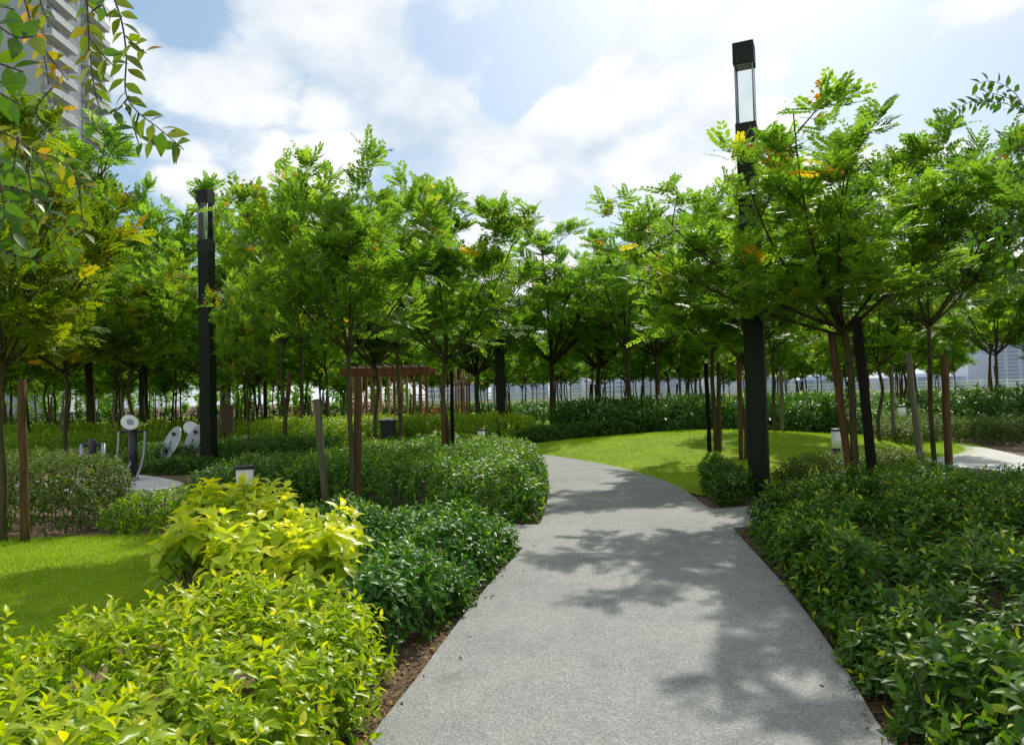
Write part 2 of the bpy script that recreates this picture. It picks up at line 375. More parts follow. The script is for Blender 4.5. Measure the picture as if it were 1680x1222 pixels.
def shrub_bed(name, label, cat, poly, H, mat, spacing=.105, leaf=.085, nleaf=8, seed=0, tbase=.45, tvar=.28, new=.18,
              parts=0, lump=.30, hi=True, wid=1.0, upright=0.0, sides=1.0, group=None, tip=.22, gaps=0.0):
    rs = np.random.RandomState(seed + 100)
    pa = np.array(poly); x0, y0 = pa.min(0); x1, y1 = pa.max(0)
    gx, gy = np.meshgrid(np.arange(x0, x1, spacing), np.arange(y0, y1, spacing))
    P = np.stack([gx.ravel(), gy.ravel()], 1) + rs.uniform(-.48, .48, (gx.size, 2)) * spacing
    ins, dist, out = poly_info(P, poly)
    if gaps: ins &= ~((vnoise(P[:, 0], P[:, 1], seed + 7, 3.1) * .55 + vnoise(P[:, 0], P[:, 1], seed + 8, 7.3) * .45) < gaps + .12 * rs.rand(len(P)))
    P, dist, out = P[ins], dist[ins], out[ins]
    lum = .6 * vnoise(P[:, 0], P[:, 1], seed, 1.9) + .4 * vnoise(P[:, 0], P[:, 1], seed + 1, 5.2)
    edge = np.clip(dist / (.42 * H + .12), 0, 1); edge = .50 + .50 * np.sqrt(1 - (1 - edge) ** 2)
    top = H * edge * (1 - lump + 2 * lump * lum) + rs.normal(0, .05 * H, len(P))
    stemdir = np.stack([out[:, 0] * (1 - edge) * 1.5, out[:, 1] * (1 - edge) * 1.5, np.ones(len(P))], 1) + rs.normal(0, .22, (len(P), 3))
    base = np.concatenate([P, top[:, None]], 1); tn = rs.normal(0, .5, len(P)) * .35 + (lum - .5) * .5
    # lower sprigs on the flanks
    mk = dist < .28
    reps = max(1, int(round(sides * H / .17)))
    fl_b, fl_d, fl_t = [], [], []
    for r in range(reps):
        k = mk & (rs.rand(len(P)) < .8)
        zz = top[k] * rs.uniform(.10, .9, k.sum())
        bp = np.concatenate([P[k] + out[k] * rs.uniform(-.02, .06, (k.sum(), 1)), zz[:, None]], 1)
        dr = np.stack([out[k][:, 0], out[k][:, 1], np.full(k.sum(), .55)], 1) + rs.normal(0, .3, (k.sum(), 3))
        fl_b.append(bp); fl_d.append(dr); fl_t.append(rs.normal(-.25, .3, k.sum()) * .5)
    # a second layer inside, so that gaps show leaves and not bare air
    k = rs.rand(len(P)) < .55
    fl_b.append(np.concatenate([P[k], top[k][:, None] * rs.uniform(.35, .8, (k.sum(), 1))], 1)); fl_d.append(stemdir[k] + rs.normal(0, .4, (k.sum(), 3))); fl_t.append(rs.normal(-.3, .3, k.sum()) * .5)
    base = np.concatenate([base] + fl_b); stemdir = np.concatenate([stemdir] + fl_d); tn = np.concatenate([tn] + fl_t)
    stemdir /= np.linalg.norm(stemdir, axis=1, keepdims=True)
    n = len(base)
    Ls, Rs, Ts, Ss = [], [], [], []
    az0 = rs.rand(n) * 6.283
    ux = np.cross(stemdir, np.array([[0.0, 1, .01]])); ux /= np.linalg.norm(ux, axis=1, keepdims=True); uy = np.cross(stemdir, ux)
    for i in range(nleaf):
        fr = i / max(1, nleaf - 1)                      # 0 lowest leaf, 1 tip
        az = az0 + i * 2.4 + rs.normal(0, .3, n)
        el = np.radians(-12 + 62 * fr ** 1.4 + upright * 30 + rs.normal(0, 13, n))
        rad = ux * np.cos(az)[:, None] + uy * np.sin(az)[:, None]
        d = rad * np.cos(el)[:, None] + stemdir * np.sin(el)[:, None]
        loc = base + stemdir * ((fr - 1) * (.9 * leaf + .02) + .02)[..., None] if np.ndim(fr) else base + stemdir * ((fr - 1) * (.9 * leaf + .02) + .02)
        size = leaf * (1.08 - .42 * fr ** 2) * rs.uniform(.72, 1.2, n)
        Rm = frames(d, stemdir, rs.normal(0, .35, n)) * np.stack([size * wid, size, size], 1)[:, None, :]
        Ls.append(loc); Rs.append(Rm); Ss.append(size)
        Ts.append(np.clip(tbase + tvar * tn + new * (fr - .45) + rs.normal(0, .07, n) + tip * (fr > .8) * (rs.rand(n) < .25), 0, 1))
    loc = np.concatenate(Ls); Rm = np.concatenate(Rs); T = np.concatenate(Ts); S = np.concatenate(Ss)
    keep = loc[:, 2] > .015
    # nothing of a bed far outside the frame is needed
    loc, Rm, T, S = loc[keep], Rm[keep], T[keep], S[keep]
    c = pa.mean(0); off = np.array([c[0], c[1], 0.0])
    root = empty(name, tuple(off)); tag(root, label, cat, group)
    tv, tf = LEAF_HI if hi else LEAF_LO
    rest = np.ones(len(loc), bool)
    if parts:
        dvec = loc - np.array([0, 0, CAMZ]); dist_c = np.linalg.norm(dvec, axis=1)
        fac = np.abs(np.einsum('ni,ni->n', Rm[:, :, 2] / S[:, None], dvec / dist_c[:, None]))
        lt = H * (1 - lump + lump)
        score = (S / dist_c) ** 2 * (.25 + fac) * np.clip((loc[:, 2] / H - .45) * 2, .05, 1) ** 2
        for i in np.argsort(-score)[:parts * 4]:
            pass
        order = np.argsort(-score); chosen = []
        for i in order:
            if in_view(loc[i], -8): chosen.append(i)
            if len(chosen) >= parts: break
        rest[chosen] = False
        bins = {}
        for i in chosen:
            bk = int(T[i] * 9.99)
            if bk not in bins: bins[bk] = raw_mesh('leaf', tv, tf, np.full(len(tv), (bk + .5) / 10), mat)
            o_ = bpy.data.objects.new('leaf', bins[bk]); C.objects.link(o_); o_.parent = root
            m4 = np.eye(4); m4[:3, :3] = Rm[i]; m4[:3, 3] = loc[i] - off
            o_.matrix_basis = Matrix(m4.tolist())
    T = np.where(rs.rand(len(T)) < .012, np.minimum(1, T + .5), T)
    alt = rs.rand(len(loc)) < .45; s = Soup(); s.put(tv, tf, Rm[rest & ~alt], loc[rest & ~alt], T[rest & ~alt])
    av, af = LEAF_ALT if hi else LEAF_ALT_LO; s.put(av, af, Rm[rest & alt], loc[rest & alt], T[rest & alt])
    fo = link('foliage', s.mesh('foliage', mat, off), root); fo['kind'] = 'stuff'
    # woody stems under the leaves
    st = MB(); idx = rs.choice(len(P), min(len(P), int(len(P) * .10) + 6), replace=False)
    for i in idx:
        p = Vector((P[i, 0] - off[0], P[i, 1] - off[1], 0))
        q = p + Vector((rs.normal(0, .05), rs.normal(0, .05), max(.05, top[i] * .85)))
        st.tube([p, (p + q) / 2 + Vector((rs.normal(0, .015), rs.normal(0, .015), 0)), q], [.006, .005, .003], 4, False)
    so = st.build('stems', M['twig'], root); so['kind'] = 'stuff'
    return root

# ------------------------------------------------------------------ the ground, paths and lawns
def gpoly(pts, z=0.0): return [(G(x, y, z).x, G(x, y, z).y) for x, y in pts]
def smooth_line(pts, per=8):
    pts = [Vector(p) for p in pts]; out = []
    for i in range(len(pts) - 1):
        p0, p1, p2, p3 = pts[max(i - 1, 0)], pts[i], pts[i + 1], pts[min(i + 2, len(pts) - 1)]
        for k in range(per):
            u = k / per
            out.append(.5 * ((2 * p1) + (p2 - p0) * u + (2 * p0 - 5 * p1 + 4 * p2 - p3) * u * u + (3 * p1 - p0 - 3 * p2 + p3) * u ** 3))
    out.append(pts[-1]); return out
gnd = MB(); R_ = 900
rings = [0, 4, 10, 25, 60, 150, 400, R_]; gv = [(0, 8, 0)]; gf = []
for r in rings[1:]:
    for k in range(32): gv.append((r * math.cos(k * math.pi / 16), 8 + r * math.sin(k * math.pi / 16), 0))
for k in range(32): gf.append((0, 1 + k, 1 + (k + 1) % 32))
for i in range(len(rings) - 2):
    for k in range(32):
        a = 1 + i * 32; b_ = a + 32; gf.append((a + k, b_ + k, b_ + (k + 1) % 32, a + (k + 1) % 32))
gnd.add(gv, gf); tag(gnd.build('ground', M['soil']), kind='structure')

left_edge = [(-1.05, -1.0), (-.88, 1.6), (-.72, 2.8)] + gpoly([(610, 1222), (680, 1130), (745, 1040), (800, 970), (858, 905)]) + [(.30, 9.2), (.48, 11.2), (.60, 13.2), (.55, 15.5), (.15, 17.8), (-.9, 19.9), (-2.8, 21.4), (-6, 22.6), (-11, 23.0)]
right_edge = [(1.28, -1.0), (1.40, 1.6), (1.60, 2.8)] + gpoly([(1455, 1222), (1400, 1130), (1345, 1045), (1280, 960), (1205, 875)]) + [(2.64, 9.3)] + gpoly([(1160, 836), (1115, 803), (1060, 782), (1000, 766), (940, 755), (890, 748)]) + [(-.5, 22.4), (-2.6, 24.0), (-6, 25.2), (-11, 25.6)]
le = smooth_line([(x, y, 0) for x, y in left_edge], 6); re_ = smooth_line([(x, y, 0) for x, y in right_edge], 6)
def strip(name, A, B, z, mat, depth=.12):
    n = min(len(A), len(B)) * 2
    def resample(Pts, n):
        d = [0]
        for a, b_ in zip(Pts, Pts[1:]): d.append(d[-1] + (b_ - a).length)
        res = []; j = 0
        for i in range(n):
            s_ = d[-1] * i / (n - 1)
            while j < len(d) - 2 and d[j + 1] < s_: j += 1
            u = (s_ - d[j]) / max(1e-9, d[j + 1] - d[j]); res.append(Pts[j].lerp(Pts[j + 1], min(1, u)))
        return res
    A, B = resample(A, n), resample(B, n); mb = MB()
    vs_ = [(p.x, p.y, z) for p in A] + [(p.x, p.y, z) for p in B] + [(p.x, p.y, z - depth) for p in A] + [(p.x, p.y, z - depth) for p in B]
    fs = []
    for i in range(n - 1):
        fs += [(i, n + i, n + i + 1, i + 1), (2 * n + i, i, i + 1, 2 * n + i + 1), (n + i, 3 * n + i, 3 * n + i + 1, n + i + 1)]
    mb.add(vs_, fs); o_ = mb.build(name, mat); tag(o_, kind='structure'); return o_
strip('path', le, re_, .045, M['pebble_path'])
strip('cross_path', [Vector((-.95, 8.15, 0)), Vector((.0, 7.74, 0)), Vector((.5, 7.7, 0))], [Vector((-.95, 9.3, 0)), Vector((.1, 9.1, 0)), Vector((.5, 9.05, 0))], .041, M['pebble_path'])
strip('cross_path', [Vector((2.3, 8.45, 0)), Vector((3.0, 8.75, 0)), Vector((4.6, 9.9, 0))], [Vector((2.3, 9.95, 0)), Vector((2.9, 9.95, 0)), Vector((4.3, 10.6, 0))], .041, M['pebble_path'])
def slab(name, poly, z0, z1, mat):
    pl = smooth_line([(x, y, 0) for x, y in poly + [poly[0]]], 5)[:-1]
    o_ = MB().prism([(p.x, p.y) for p in pl], z0, z1).build(name, mat); tag(o_, kind='structure'); return o_
slab('exercise_pavement', gpoly([(20, 800), (120, 791), (225, 786), (302, 801), (255, 812), (190, 813), (60, 818)]), -.05, .10, M['concrete'])
slab('side_path', gpoly([(-120, 754), (-20, 751), (60, 746), (118, 738), (165, 738), (160, 748), (60, 758), (-120, 768)]), -.05, .06, M['concrete'])
slab('curved_path', gpoly([(1490, 742), (1563, 733), (1625, 741), (1700, 760), (1790, 790), (1690, 792), (1620, 776), (1540, 768)]), -.05, .07, M['concrete'])

def lawn(name, poly, hfun, step, mat=M['turf']):
    pl = [(p.x, p.y) for p in smooth_line([(x, y, 0) for x, y in poly + [poly[0]]], 6)[:-1]]
    pa = np.array(pl); (x0, y0), (x1, y1) = pa.min(0), pa.max(0)
    gx = np.arange(x0 - step, x1 + 2 * step, step); gy = np.arange(y0 - step, y1 + 2 * step, step)
    X, Y = np.meshgrid(gx, gy); Pt = np.stack([X.ravel(), Y.ravel()], 1)
    ins, dist, out = poly_info(Pt, pl); sd = np.where(ins, dist, -dist)
    # pull outside points that border the lawn onto its outline
    near = (~ins) & (dist < step * 1.5); Pt[near] += out[near] * dist[near][:, None]
    Z = hfun(Pt[:, 0], Pt[:, 1]) * np.clip(np.where(ins, dist, 0) / 1.2, 0, 1) ** .8 + .028
    ok = ins | near; nx = len(gx); idx = np.arange(len(Pt)).reshape(len(gy), nx); fs = []
    for j in range(len(gy) - 1):
        for i in range(nx - 1):
            q = (idx[j, i], idx[j, i + 1], idx[j + 1, i + 1], idx[j + 1, i])
            if all(ok[k] for k in q) and any(ins[k] for k in q): fs.append(q)
    mb = MB(); mb.add([(a[0], a[1], z) for a, z in zip(Pt, Z)], fs, True); o_ = mb.build(name, mat); tag(o_, kind='structure')
    return pl
def blades(name, label, poly, hfun, n, hgt, seed):
    rs = np.random.RandomState(seed); pa = np.array(poly); (x0, y0), (x1, y1) = pa.min(0), pa.max(0)
    Pt = rs.uniform((x0, y0), (x1, y1), (n * 2, 2)); ins, dist, out = poly_info(Pt, poly); Pt, dist = Pt[ins][:n], dist[ins][:n]
    Z = hfun(Pt[:, 0], Pt[:, 1]) * np.clip(dist / 1.2, 0, 1) ** .8 + .02
    k = len(Pt); d = np.stack([rs.normal(0, .45, k), rs.normal(0, .45, k), np.ones(k)], 1)
    R = frames(d, np.tile(np.array([[0, 0, 1.0]]), (k, 1)) + rs.normal(0, .8, (k, 3)), rs.rand(k) * 6.28)
    s_ = hgt * rs.uniform(.5, 1.3, k); R = R * np.stack([s_, s_, s_], 1)[:, None, :]
    tv = np.array([(-.09, 0, 0), (.09, 0, 0), (0.05, 1, .25)]); tf = np.array([(0, 1, 2)])
    so = Soup(); so.put(tv, tf, R, np.concatenate([Pt, Z[:, None]], 1), np.clip(.25 + .5 * vnoise(Pt[:, 0], Pt[:, 1], seed, 1.1) + rs.normal(0, .14, k), 0, 1))
    o_ = link(name, so.mesh(name, M['grass'])); tag(o_, label, 'grass', kind='stuff')
flat = lambda x, y: np.zeros_like(x)
mound_h = lambda x, y: .46 * np.exp(-(((x - 5.4) / 4.6) ** 2 + ((y - 20.5) / 4.2) ** 2))
l1 = lawn('lawn', [(-2.5, 5.6), (-2.75, 4.9), (-3.3, 4.0), (-4.6, 3.2), (-7.5, 3.4), (-9, 6), (-9, 8.9), (-6, 9.1), (-4.0, 9.1), (-2.9, 8.6), (-2.55, 7)], flat, .3)
blades('grass', 'short sunlit mown grass of the small lawn beside the lime bushes', l1, flat, 90000, .05, 3)
l2 = lawn('mound_lawn', [(x - .05, y) for x, y in gpoly([(890, 748), (940, 755), (1000, 766), (1060, 782), (1115, 803)])] + [(2.85, 11.3), (3.3, 11.7), (5.2, 12.8), (8, 14.6), (10.6, 16.6), (12, 20), (11, 24.6), (6.5, 25.6), (2.5, 25.4), (.2, 23.6), (.1, 22.0)], mound_h, .45)
blades('grass', 'bright mown grass covering the low mound beyond the path bend', l2, mound_h, 120000, .05, 4)
lawn('far_lawn', [(-60, 30), (-30, 27), (-12, 26.4), (0, 28.5), (14, 26), (40, 26), (70, 40), (90, 75), (60, 96), (0, 98), (-60, 96), (-90, 75)], flat, 2.5)

# ------------------------------------------------------------------ trees
def frond_template(pairs, seed, ll=.25, lw=.145, droop=.30):
    """unit feathered leaf along +Y: paired leaflets on a drooping stalk"""
    r = np.random.RandomState(seed); V = []; F = []
    def z(y): return .05 * y - droop * y * y
    for i in range(pairs):
        y = .12 + .86 * i / (pairs - 1); sz = (.65 + .6 * math.sin(math.pi * (.12 + .8 * i / (pairs - 1)))) * r.uniform(.88, 1.12)
        for s_ in (-1, 1):
            a = math.radians(62 - 22 * i / pairs + r.normal(0, 6)); dx, dy = s_ * math.sin(a), math.cos(a); dz = -.10 + r.normal(0, .12)
            l_, w_ = ll * sz, lw * sz; b = len(V)
            V += [(0, y, z(y)), (dx * l_ * .5 - dy * w_ * .5 * s_, y + dy * l_ * .5 + abs(dx) * w_ * .5, z(y) + dz * l_ * .4 + .012), (dx * l_, y + dy * l_, z(y) + dz * l_),
                  (dx * l_ * .5 + dy * w_ * .5 * s_, y + dy * l_ * .5 - abs(dx) * w_ * .5, z(y) + dz * l_ * .4 + .012)]
            F += [(b, b + 1, b + 2), (b, b + 2, b + 3)] if s_ < 0 else [(b, b + 2, b + 1), (b, b + 3, b + 2)]
    b = len(V); V += [(-.008, 0, 0), (.008, 0, 0), (0, .98, z(.98))]; F += [(b, b + 1, b + 2)]
    return np.array(V), np.array(F)
FRONDS = [frond_template(6 + k % 3, 50 + k, droop=.06 + .06 * (k % 4)) for k in range(7)]
def bez(a, b, c, u): return a * (1 - u) ** 2 + b * 2 * u * (1 - u) + c * u * u

def tree_kit(seed, fork=2.6, top=6.0, R=1.6, limbs=7, fl=.30, dens=1.0, mat='tree_leaf', bark='green_bark', trunk_r=.045, flowers=18, tint=.42, flat_top=.0, gap=.0, lean=(0, 0), yellow=.007):
    """meshes of one tree: trunk, limbs, crown of feathered leaves, flower heads"""
    r = random.Random(seed); rs = np.random.RandomState(seed)
    tr = MB(); fk = Vector((lean[0] * .2, lean[1] * .2, fork))
    pts = [Vector((0, 0, -.06)), Vector((r.gauss(0, .02), r.gauss(0, .02), fork * .35)) + fk * 0.3 * Vector((1, 1, 0)).length * 0, Vector((lean[0] * .12 + r.gauss(0, .03), lean[1] * .12 + r.gauss(0, .03), fork * .7)), fk]
    tr.tube(smooth_line(pts, 4), [trunk_r * (1.15 - .35 * i / 12) for i in range(13)], 8)
    limb_m = []; tips = []; fr_pos = []; fr_dir = []
    for i in range(limbs):
        az = 2 * math.pi * i / limbs + r.uniform(-.35, .35); lead = i % 4 == 3
        rad = R * (r.uniform(.10, .35 + flat_top) if lead else r.uniform(.62, 1.0)); zz = fork + (top - fork) * (r.uniform(.80, .92) if lead else r.uniform(.42, .86) * (1 - .25 * (rad / R - .6)))
        if flat_top and not lead: zz = fork + (top - fork) * r.uniform(.50, .88)
        e = Vector((lean[0] + math.cos(az) * rad, lean[1] + math.sin(az) * rad, zz))
        c = Vector((lean[0] + math.cos(az) * rad * .35, lean[1] + math.sin(az) * rad * .35, fork + (zz - fork) * .62)) if lead else Vector((lean[0] + math.cos(az) * rad * .62, lean[1] + math.sin(az) * rad * .62, fork + (zz - fork) * .28))
        s0 = fk - Vector((0, 0, r.uniform(0, .22)))
        lp = [bez(s0, c, e, u / 8) for u in range(9)]
        mb = MB(); r0 = trunk_r * r.uniform(.48, .68); mb.tube(lp, [r0 * (1 - .8 * u / 8) for u in range(9)], 6)
        nb = r.randint(8, 11)
        for k in range(nb):
            u = .22 + .78 * (k + r.random() * .6) / nb; u = min(u, 1.0); p = bez(s0, c, e, u)
            tg = (bez(s0, c, e, min(1, u + .05)) - bez(s0, c, e, u - .05)).normalized()
            dr = (tg * .6 + Vector((r.gauss(0, .7), r.gauss(0, .7), r.gauss(.15, .45)))).normalized()
            if p.z < fork + .5: dr.z = dr.z * .35
            ln = (top - fork) * r.uniform(.16, .30) * (1.1 - .4 * u); q = p + dr * ln + Vector((0, 0, -.06 * ln))
            mb.tube([p, (p + q) / 2 + Vector((0, 0, .04)), q], [r0 * .35, r0 * .26, r0 * .14], 4, False)
            for t_ in range(r.randint(4, 5)):
                pp = p.lerp(q, r.uniform(.35, 1.0)); d2 = (dr * .7 + Vector((r.gauss(0, .6), r.gauss(0, .6), r.gauss(.2, .5)))).normalized()
                tips.append((pp + d2 * r.uniform(.12, .32), d2))
        limb_m.append(mb.mesh('limb', M[bark]))
    # sprays of leaves at every tip
    P, Dv, Sz, Tn = [], [], [], []
    for p, d in tips:
        if gap and r.random() < gap: continue
        n = int(r.randint(7, 11) * dens + .5); tt = r.gauss(0, .13)
        for k in range(n):
            az = k * 2.4 + r.uniform(-.4, .4); el = math.radians(r.uniform(-14, 66))
            a = Vector((math.cos(az) * math.cos(el), math.sin(az) * math.cos(el), math.sin(el))) * .9 + d * .45
            P.append(p + d * r.uniform(-.10, .06)); Dv.append(a); Sz.append(fl * r.uniform(.7, 1.2)); Tn.append(tint + tt + r.gauss(0, .10) if r.random() > yellow else r.uniform(.86, .98))
    P = np.array(P); Dv = np.array(Dv); Sz = np.array(Sz); Tn = np.clip(np.array(Tn), 0, 1)
    so = Soup(); R3 = frames(Dv, np.tile(np.array([[0, 0, 1.0]]), (len(P), 1)), rs.normal(0, .4, len(P))) * Sz[:, None, None]
    which = rs.randint(0, len(FRONDS), len(P))
    for k, (tv, tf) in enumerate(FRONDS):
        mk = which == k; so.put(tv, tf, R3[mk], P[mk], Tn[mk])
    crown = so.mesh('crown', M[mat])
    fm = None
    if flowers:
        fs = Soup(); outer = sorted(tips, key=lambda a: -(math.hypot(a[0].x, a[0].y) / R + a[0].z / top + r.random() * .8))[:flowers]
        tv = np.array([(-.5, -.5, 0), (.5, -.5, .1), (.5, .5, 0), (-.5, .5, .1)]); tf = np.array([(0, 1, 2), (0, 2, 3)])
        for p, d in outer:
            k = r.randint(8, 16); loc = np.array(p) + rs.normal(0, .055, (k, 3)) + np.array([0, 0, .08]); dd = rs.normal(0, 1, (k, 3))
            fs.put(tv, tf, frames(dd, np.tile(np.array([[0, 0, 1.0]]), (k, 1)), rs.rand(k) * 6) * .042, loc, rs.rand(k))
        fm = fs.mesh('flowers', M['flower'])
    top_z = float(np.percentile(np.concatenate(so.V)[:, 2], 99.7))
    return dict(trunk=tr.mesh('trunk', M[bark]), limbs=limb_m, crown=crown, flowers=fm, top=top_z, fork=fork)
def plant_tree(kit, x, y, scale, rz, label, group=None, name='young_tree', z=0.0, detail=True):
    root = empty(name, (x, y, z), rz); root.scale = (scale,) * 3 if not isinstance(scale, tuple) else scale
    tag(root, label, 'tree', group)
    link('trunk', kit['trunk'], root)
    cr = link('crown', kit['crown'], root)
    for lm in kit['limbs']: link('limb', lm, cr)
    if kit['flowers'] is not None and detail: fo = link('flowers', kit['flowers'], cr); fo['kind'] = 'stuff'
    return root
K_hero = tree_kit(11, 3.1, 6.2, 2.6, 13, .34, .56, trunk_r=.055, flowers=10, tint=.40, lean=(-.75, -.45), flat_top=.35)
K_a = tree_kit(21, 2.7, 5.6, 1.65, 8, .33, .60, flowers=16, tint=.46, flat_top=.14)
K_b = tree_kit(22, 2.6, 6.0, 1.95, 9, .34, .60, flowers=20, tint=.48, flat_top=.14)
K_c = tree_kit(23, 2.7, 6.2, 2.1, 9, .35, .58, flowers=14, tint=.42, flat_top=.14)
K_d = tree_kit(24, 2.4, 5.6, 1.9, 9, .33, .60, flowers=24, tint=.52, flat_top=.14)
K_warm = tree_kit(31, 2.35, 5.4, 2.3, 9, .33, .72, mat='warm_leaf', flowers=40, tint=.44, yellow=.05)
K_dark = tree_kit(41, 3.4, 10.0, 3.2, 12, .52, .58, mat='dark_leaf', bark='bark', trunk_r=.12, flowers=0, tint=.62)
K_airy = tree_kit(42, 4.0, 10.0, 3.4, 11, .48, .50, mat='dark_leaf', bark='bark', trunk_r=.10, flowers=0, tint=.6, gap=.25)
K_side = tree_kit(43, 2.6, 5.6, 1.7, 8, .36, .5, flowers=6, tint=.34)

def tree_at(kit, bx, by, ytop, label, group=None, rz=None, name='young_tree', widen=1.12):
    p = G(bx, by); zt = CAMZ + (D(bx, ytop, p.y).z - CAMZ); s_ = zt / kit['top']
    return plant_tree(kit, p.x, p.y, (s_ * widen, s_ * widen, s_), rnd.uniform(0, 6.28) if rz is None else rz, label, group, name)
def stake(p0, p1, rad, mat, label, group=None, name='support_stake'):
    p0, p1 = Vector(p0), Vector(p1); root = empty(name, p0); tag(root, label, 'stake', group)
    v = p1 - p0; mb = MB(); k = 6
    mb.tube([Vector((0, 0, -.05))] + [v * (i / k) + Vector((rnd.gauss(0, .004), rnd.gauss(0, .004), 0)) for i in range(1, k)] + [v], [rad * 1.03] + [rad * rnd.uniform(.93, 1.04) for _ in range(k)], 9)
    mb.build('pole', M[mat], root)
    return root
def tie(root, z, to, rad):
    """a rope tie from a stake to the trunk beside it"""
    p = Vector((0, 0, z)); q = to - root.location; q.z = z + .03
    mb = MB(); mb.tube([p + Vector((0, -rad, 0)), (p + q) / 2 + Vector((0, -rad * .6, -.02)), q], .008, 5)
    mb.build('rope_tie', M['rope'], root)
def stake_px(bx, by, tx, ty, rad, mat, label, group=None):
    p0 = G(bx, by); p1 = D(tx, ty, p0.y + .03); return stake(p0, p1, rad, mat, label, group)

# the trees nearest the path, right side
t1 = tree_at(K_hero, 1408, 822, 232, 'large leafy tree right of the path, trunk between two stakes beside the tall lamp post', rz=0, widen=1.18)
sA = stake_px(1400, 822, 1364, 548, .055, 'stake_wood', 'brown wooden stake leaning on the trunk of the large tree right of the path')
tie(sA, 2.2, t1.location + Vector((0, 0, 0)), .055)
stake_px(1440, 855, 1405, 520, .058, 'dark_stake', 'black leaning stake standing in the right bed in front of the large tree')
tree_at(K_c, 1534, 766, 205, 'leafy tree between a pale stake and a brown stake near the curved white path', rz=2.2, widen=.95)
stake_px(1512, 772, 1490, 580, .06, 'grey_wood', 'pale leaning stake on the left of the tree near the curved white path')
stake_px(1557, 768, 1549, 582, .07, 'stake_wood', 'thick brown stake on the right of the tree near the curved white path')
tree_at(K_b, 1176, 757, 300, 'tree on the mound lawn between two slim stakes, left of the tall lamp post', rz=4.0)
stake_px(1165, 758, 1158, 596, .05, 'dark_stake', 'left one of two slim stakes by the tree on the mound lawn')
stake_px(1181, 757, 1179, 594, .05, 'stake_wood', 'right one of two slim stakes by the tree on the mound lawn')
tree_at(K_d, 1224, 765, 330, 'tree just behind the tall right lamp post, trunk partly hidden by it', rz=1.0)
stake_px(1217, 766, 1212, 585, .05, 'stake_wood', 'stake just left of the tall right lamp post, in front of a thin trunk')
tree_at(K_a, 1272, 728, 390, 'slim tree at the far side of the mound lawn, right of the tall lamp post', rz=3.0)
stake_px(1283, 728, 1281, 600, .06, 'grey_wood', 'stake beside the slim tree at the far side of the mound lawn')
tree_at(K_d, 1445, 738, 400, 'tree behind the black stake, between the mound lawn and the white bollard light', rz=5.0)
stake_px(1467, 738, 1462, 600, .05, 'grey_wood', 'thin grey stake behind the black leaning stake')
tree_at(K_c, 1640, 712, 395, 'tree at the right edge behind the big-leaved plants', rz=1.8)
# trees on the left of the path
t6 = tree_at(K_a, 578, 850, 250, 'slender young tree with bare forked trunk behind the yellow bushes', rz=.3, widen=.95)
stake_px(536, 838, 519, 655, .055, 'grey_wood', 'weathered grey stake leaning beside the yellow bushes')
s6 = stake_px(584, 848, 589, 618, .052, 'stake_wood', 'upright brown stake touching the slender tree behind the yellow bushes')
tie(s6, 1.5, t6.location, .052)
tree_at(K_b, 737, 777, 318, 'tree between a brown and a black stake in the hedge left of the path', rz=2.6)
stake_px(729, 778, 726, 612, .05, 'stake_wood', 'brown stake in the hedge left of the path')
stake_px(743, 773, 741, 610, .045, 'dark_stake', 'black stake in the hedge left of the path')
tree_at(K_c, 655, 744, 330, 'tree with a slim dark trunk behind the hedge, in front of the timber pavilion', rz=.9)
tree_at(K_d, 618, 741, 390, 'tree left of the pavilion table with a dark straight trunk', rz=4.4)
tree_at(K_b, 470, 750, 290, 'tree right of the left lamp post with crossing stakes at its trunk', rz=3.5, widen=.75)
stake_px(462, 750, 476, 612, .06, 'stake_wood', 'stake crossing the trunk of the tree right of the left lamp post')
tree_at(K_c, 497, 722, 335, 'dark-trunked tree behind the light green hedge left of the slender tree', rz=5.4)
tree_at(K_a, 408, 776, 445, 'small tree close beside the left lamp post on its right', rz=.2, widen=.6)
tL = tree_at(K_warm, 6, 892, 165, 'yellow-flowering tree at the left edge beside the small lawn', rz=1.2, widen=.80)
stake_px(41, 893, 36, 622, .05, 'stake_wood', 'brown stake on the small lawn beside the tree at the left edge')
tree_at(K_warm, 108, 752, 400, 'yellowish young tree behind the tall clipped hedge at the left', rz=3.9)
tree_at(K_d, 218, 745, 395, 'young tree behind the exercise stand with the white dial', rz=2.0)
# taller, darker trees behind
tree_at(K_dark, 908, 709, 370, 'tall dense dark tree behind the far hedge left of the mound lawn', rz=.4, name='tall_tree')
tree_at(K_dark, 985, 700, 412, 'dark tall tree right behind the dense one, over the big-leaved hedge', rz=2.4, name='tall_tree')
tree_at(K_airy, 1034, 712, 364, 'tall airy tree with bare trunk at the back edge of the mound lawn', rz=1.4, name='tall_tree')
tree_at(K_airy, 1080, 702, 400, 'tall airy tree farther right behind the big-leaved hedge', rz=3.3, name='tall_tree')
tree_at(K_airy, 240, 712, 292, 'tall airy dark tree left of the left lamp post', rz=4.2, name='tall_tree', widen=.72)
tree_at(K_airy, 436, 706, 300, 'tall airy tree behind and right of the left lamp post', rz=5.0, name='tall_tree', widen=.7)
tree_at(K_dark, 150, 720, 222, 'tall dark tree in front of the apartment tower', rz=1.9, name='tall_tree')
tree_at(K_dark, 785, 716, 415, 'dark tree behind the bollard light left of the path', rz=3.1, name='tall_tree')
# tree outside the right edge whose twigs reach into the picture
kit_r = K_side
plant_tree(kit_r, 7.75, 8.3, .98, 2.0, 'tree beyond the right edge with thin twigs reaching into the picture')

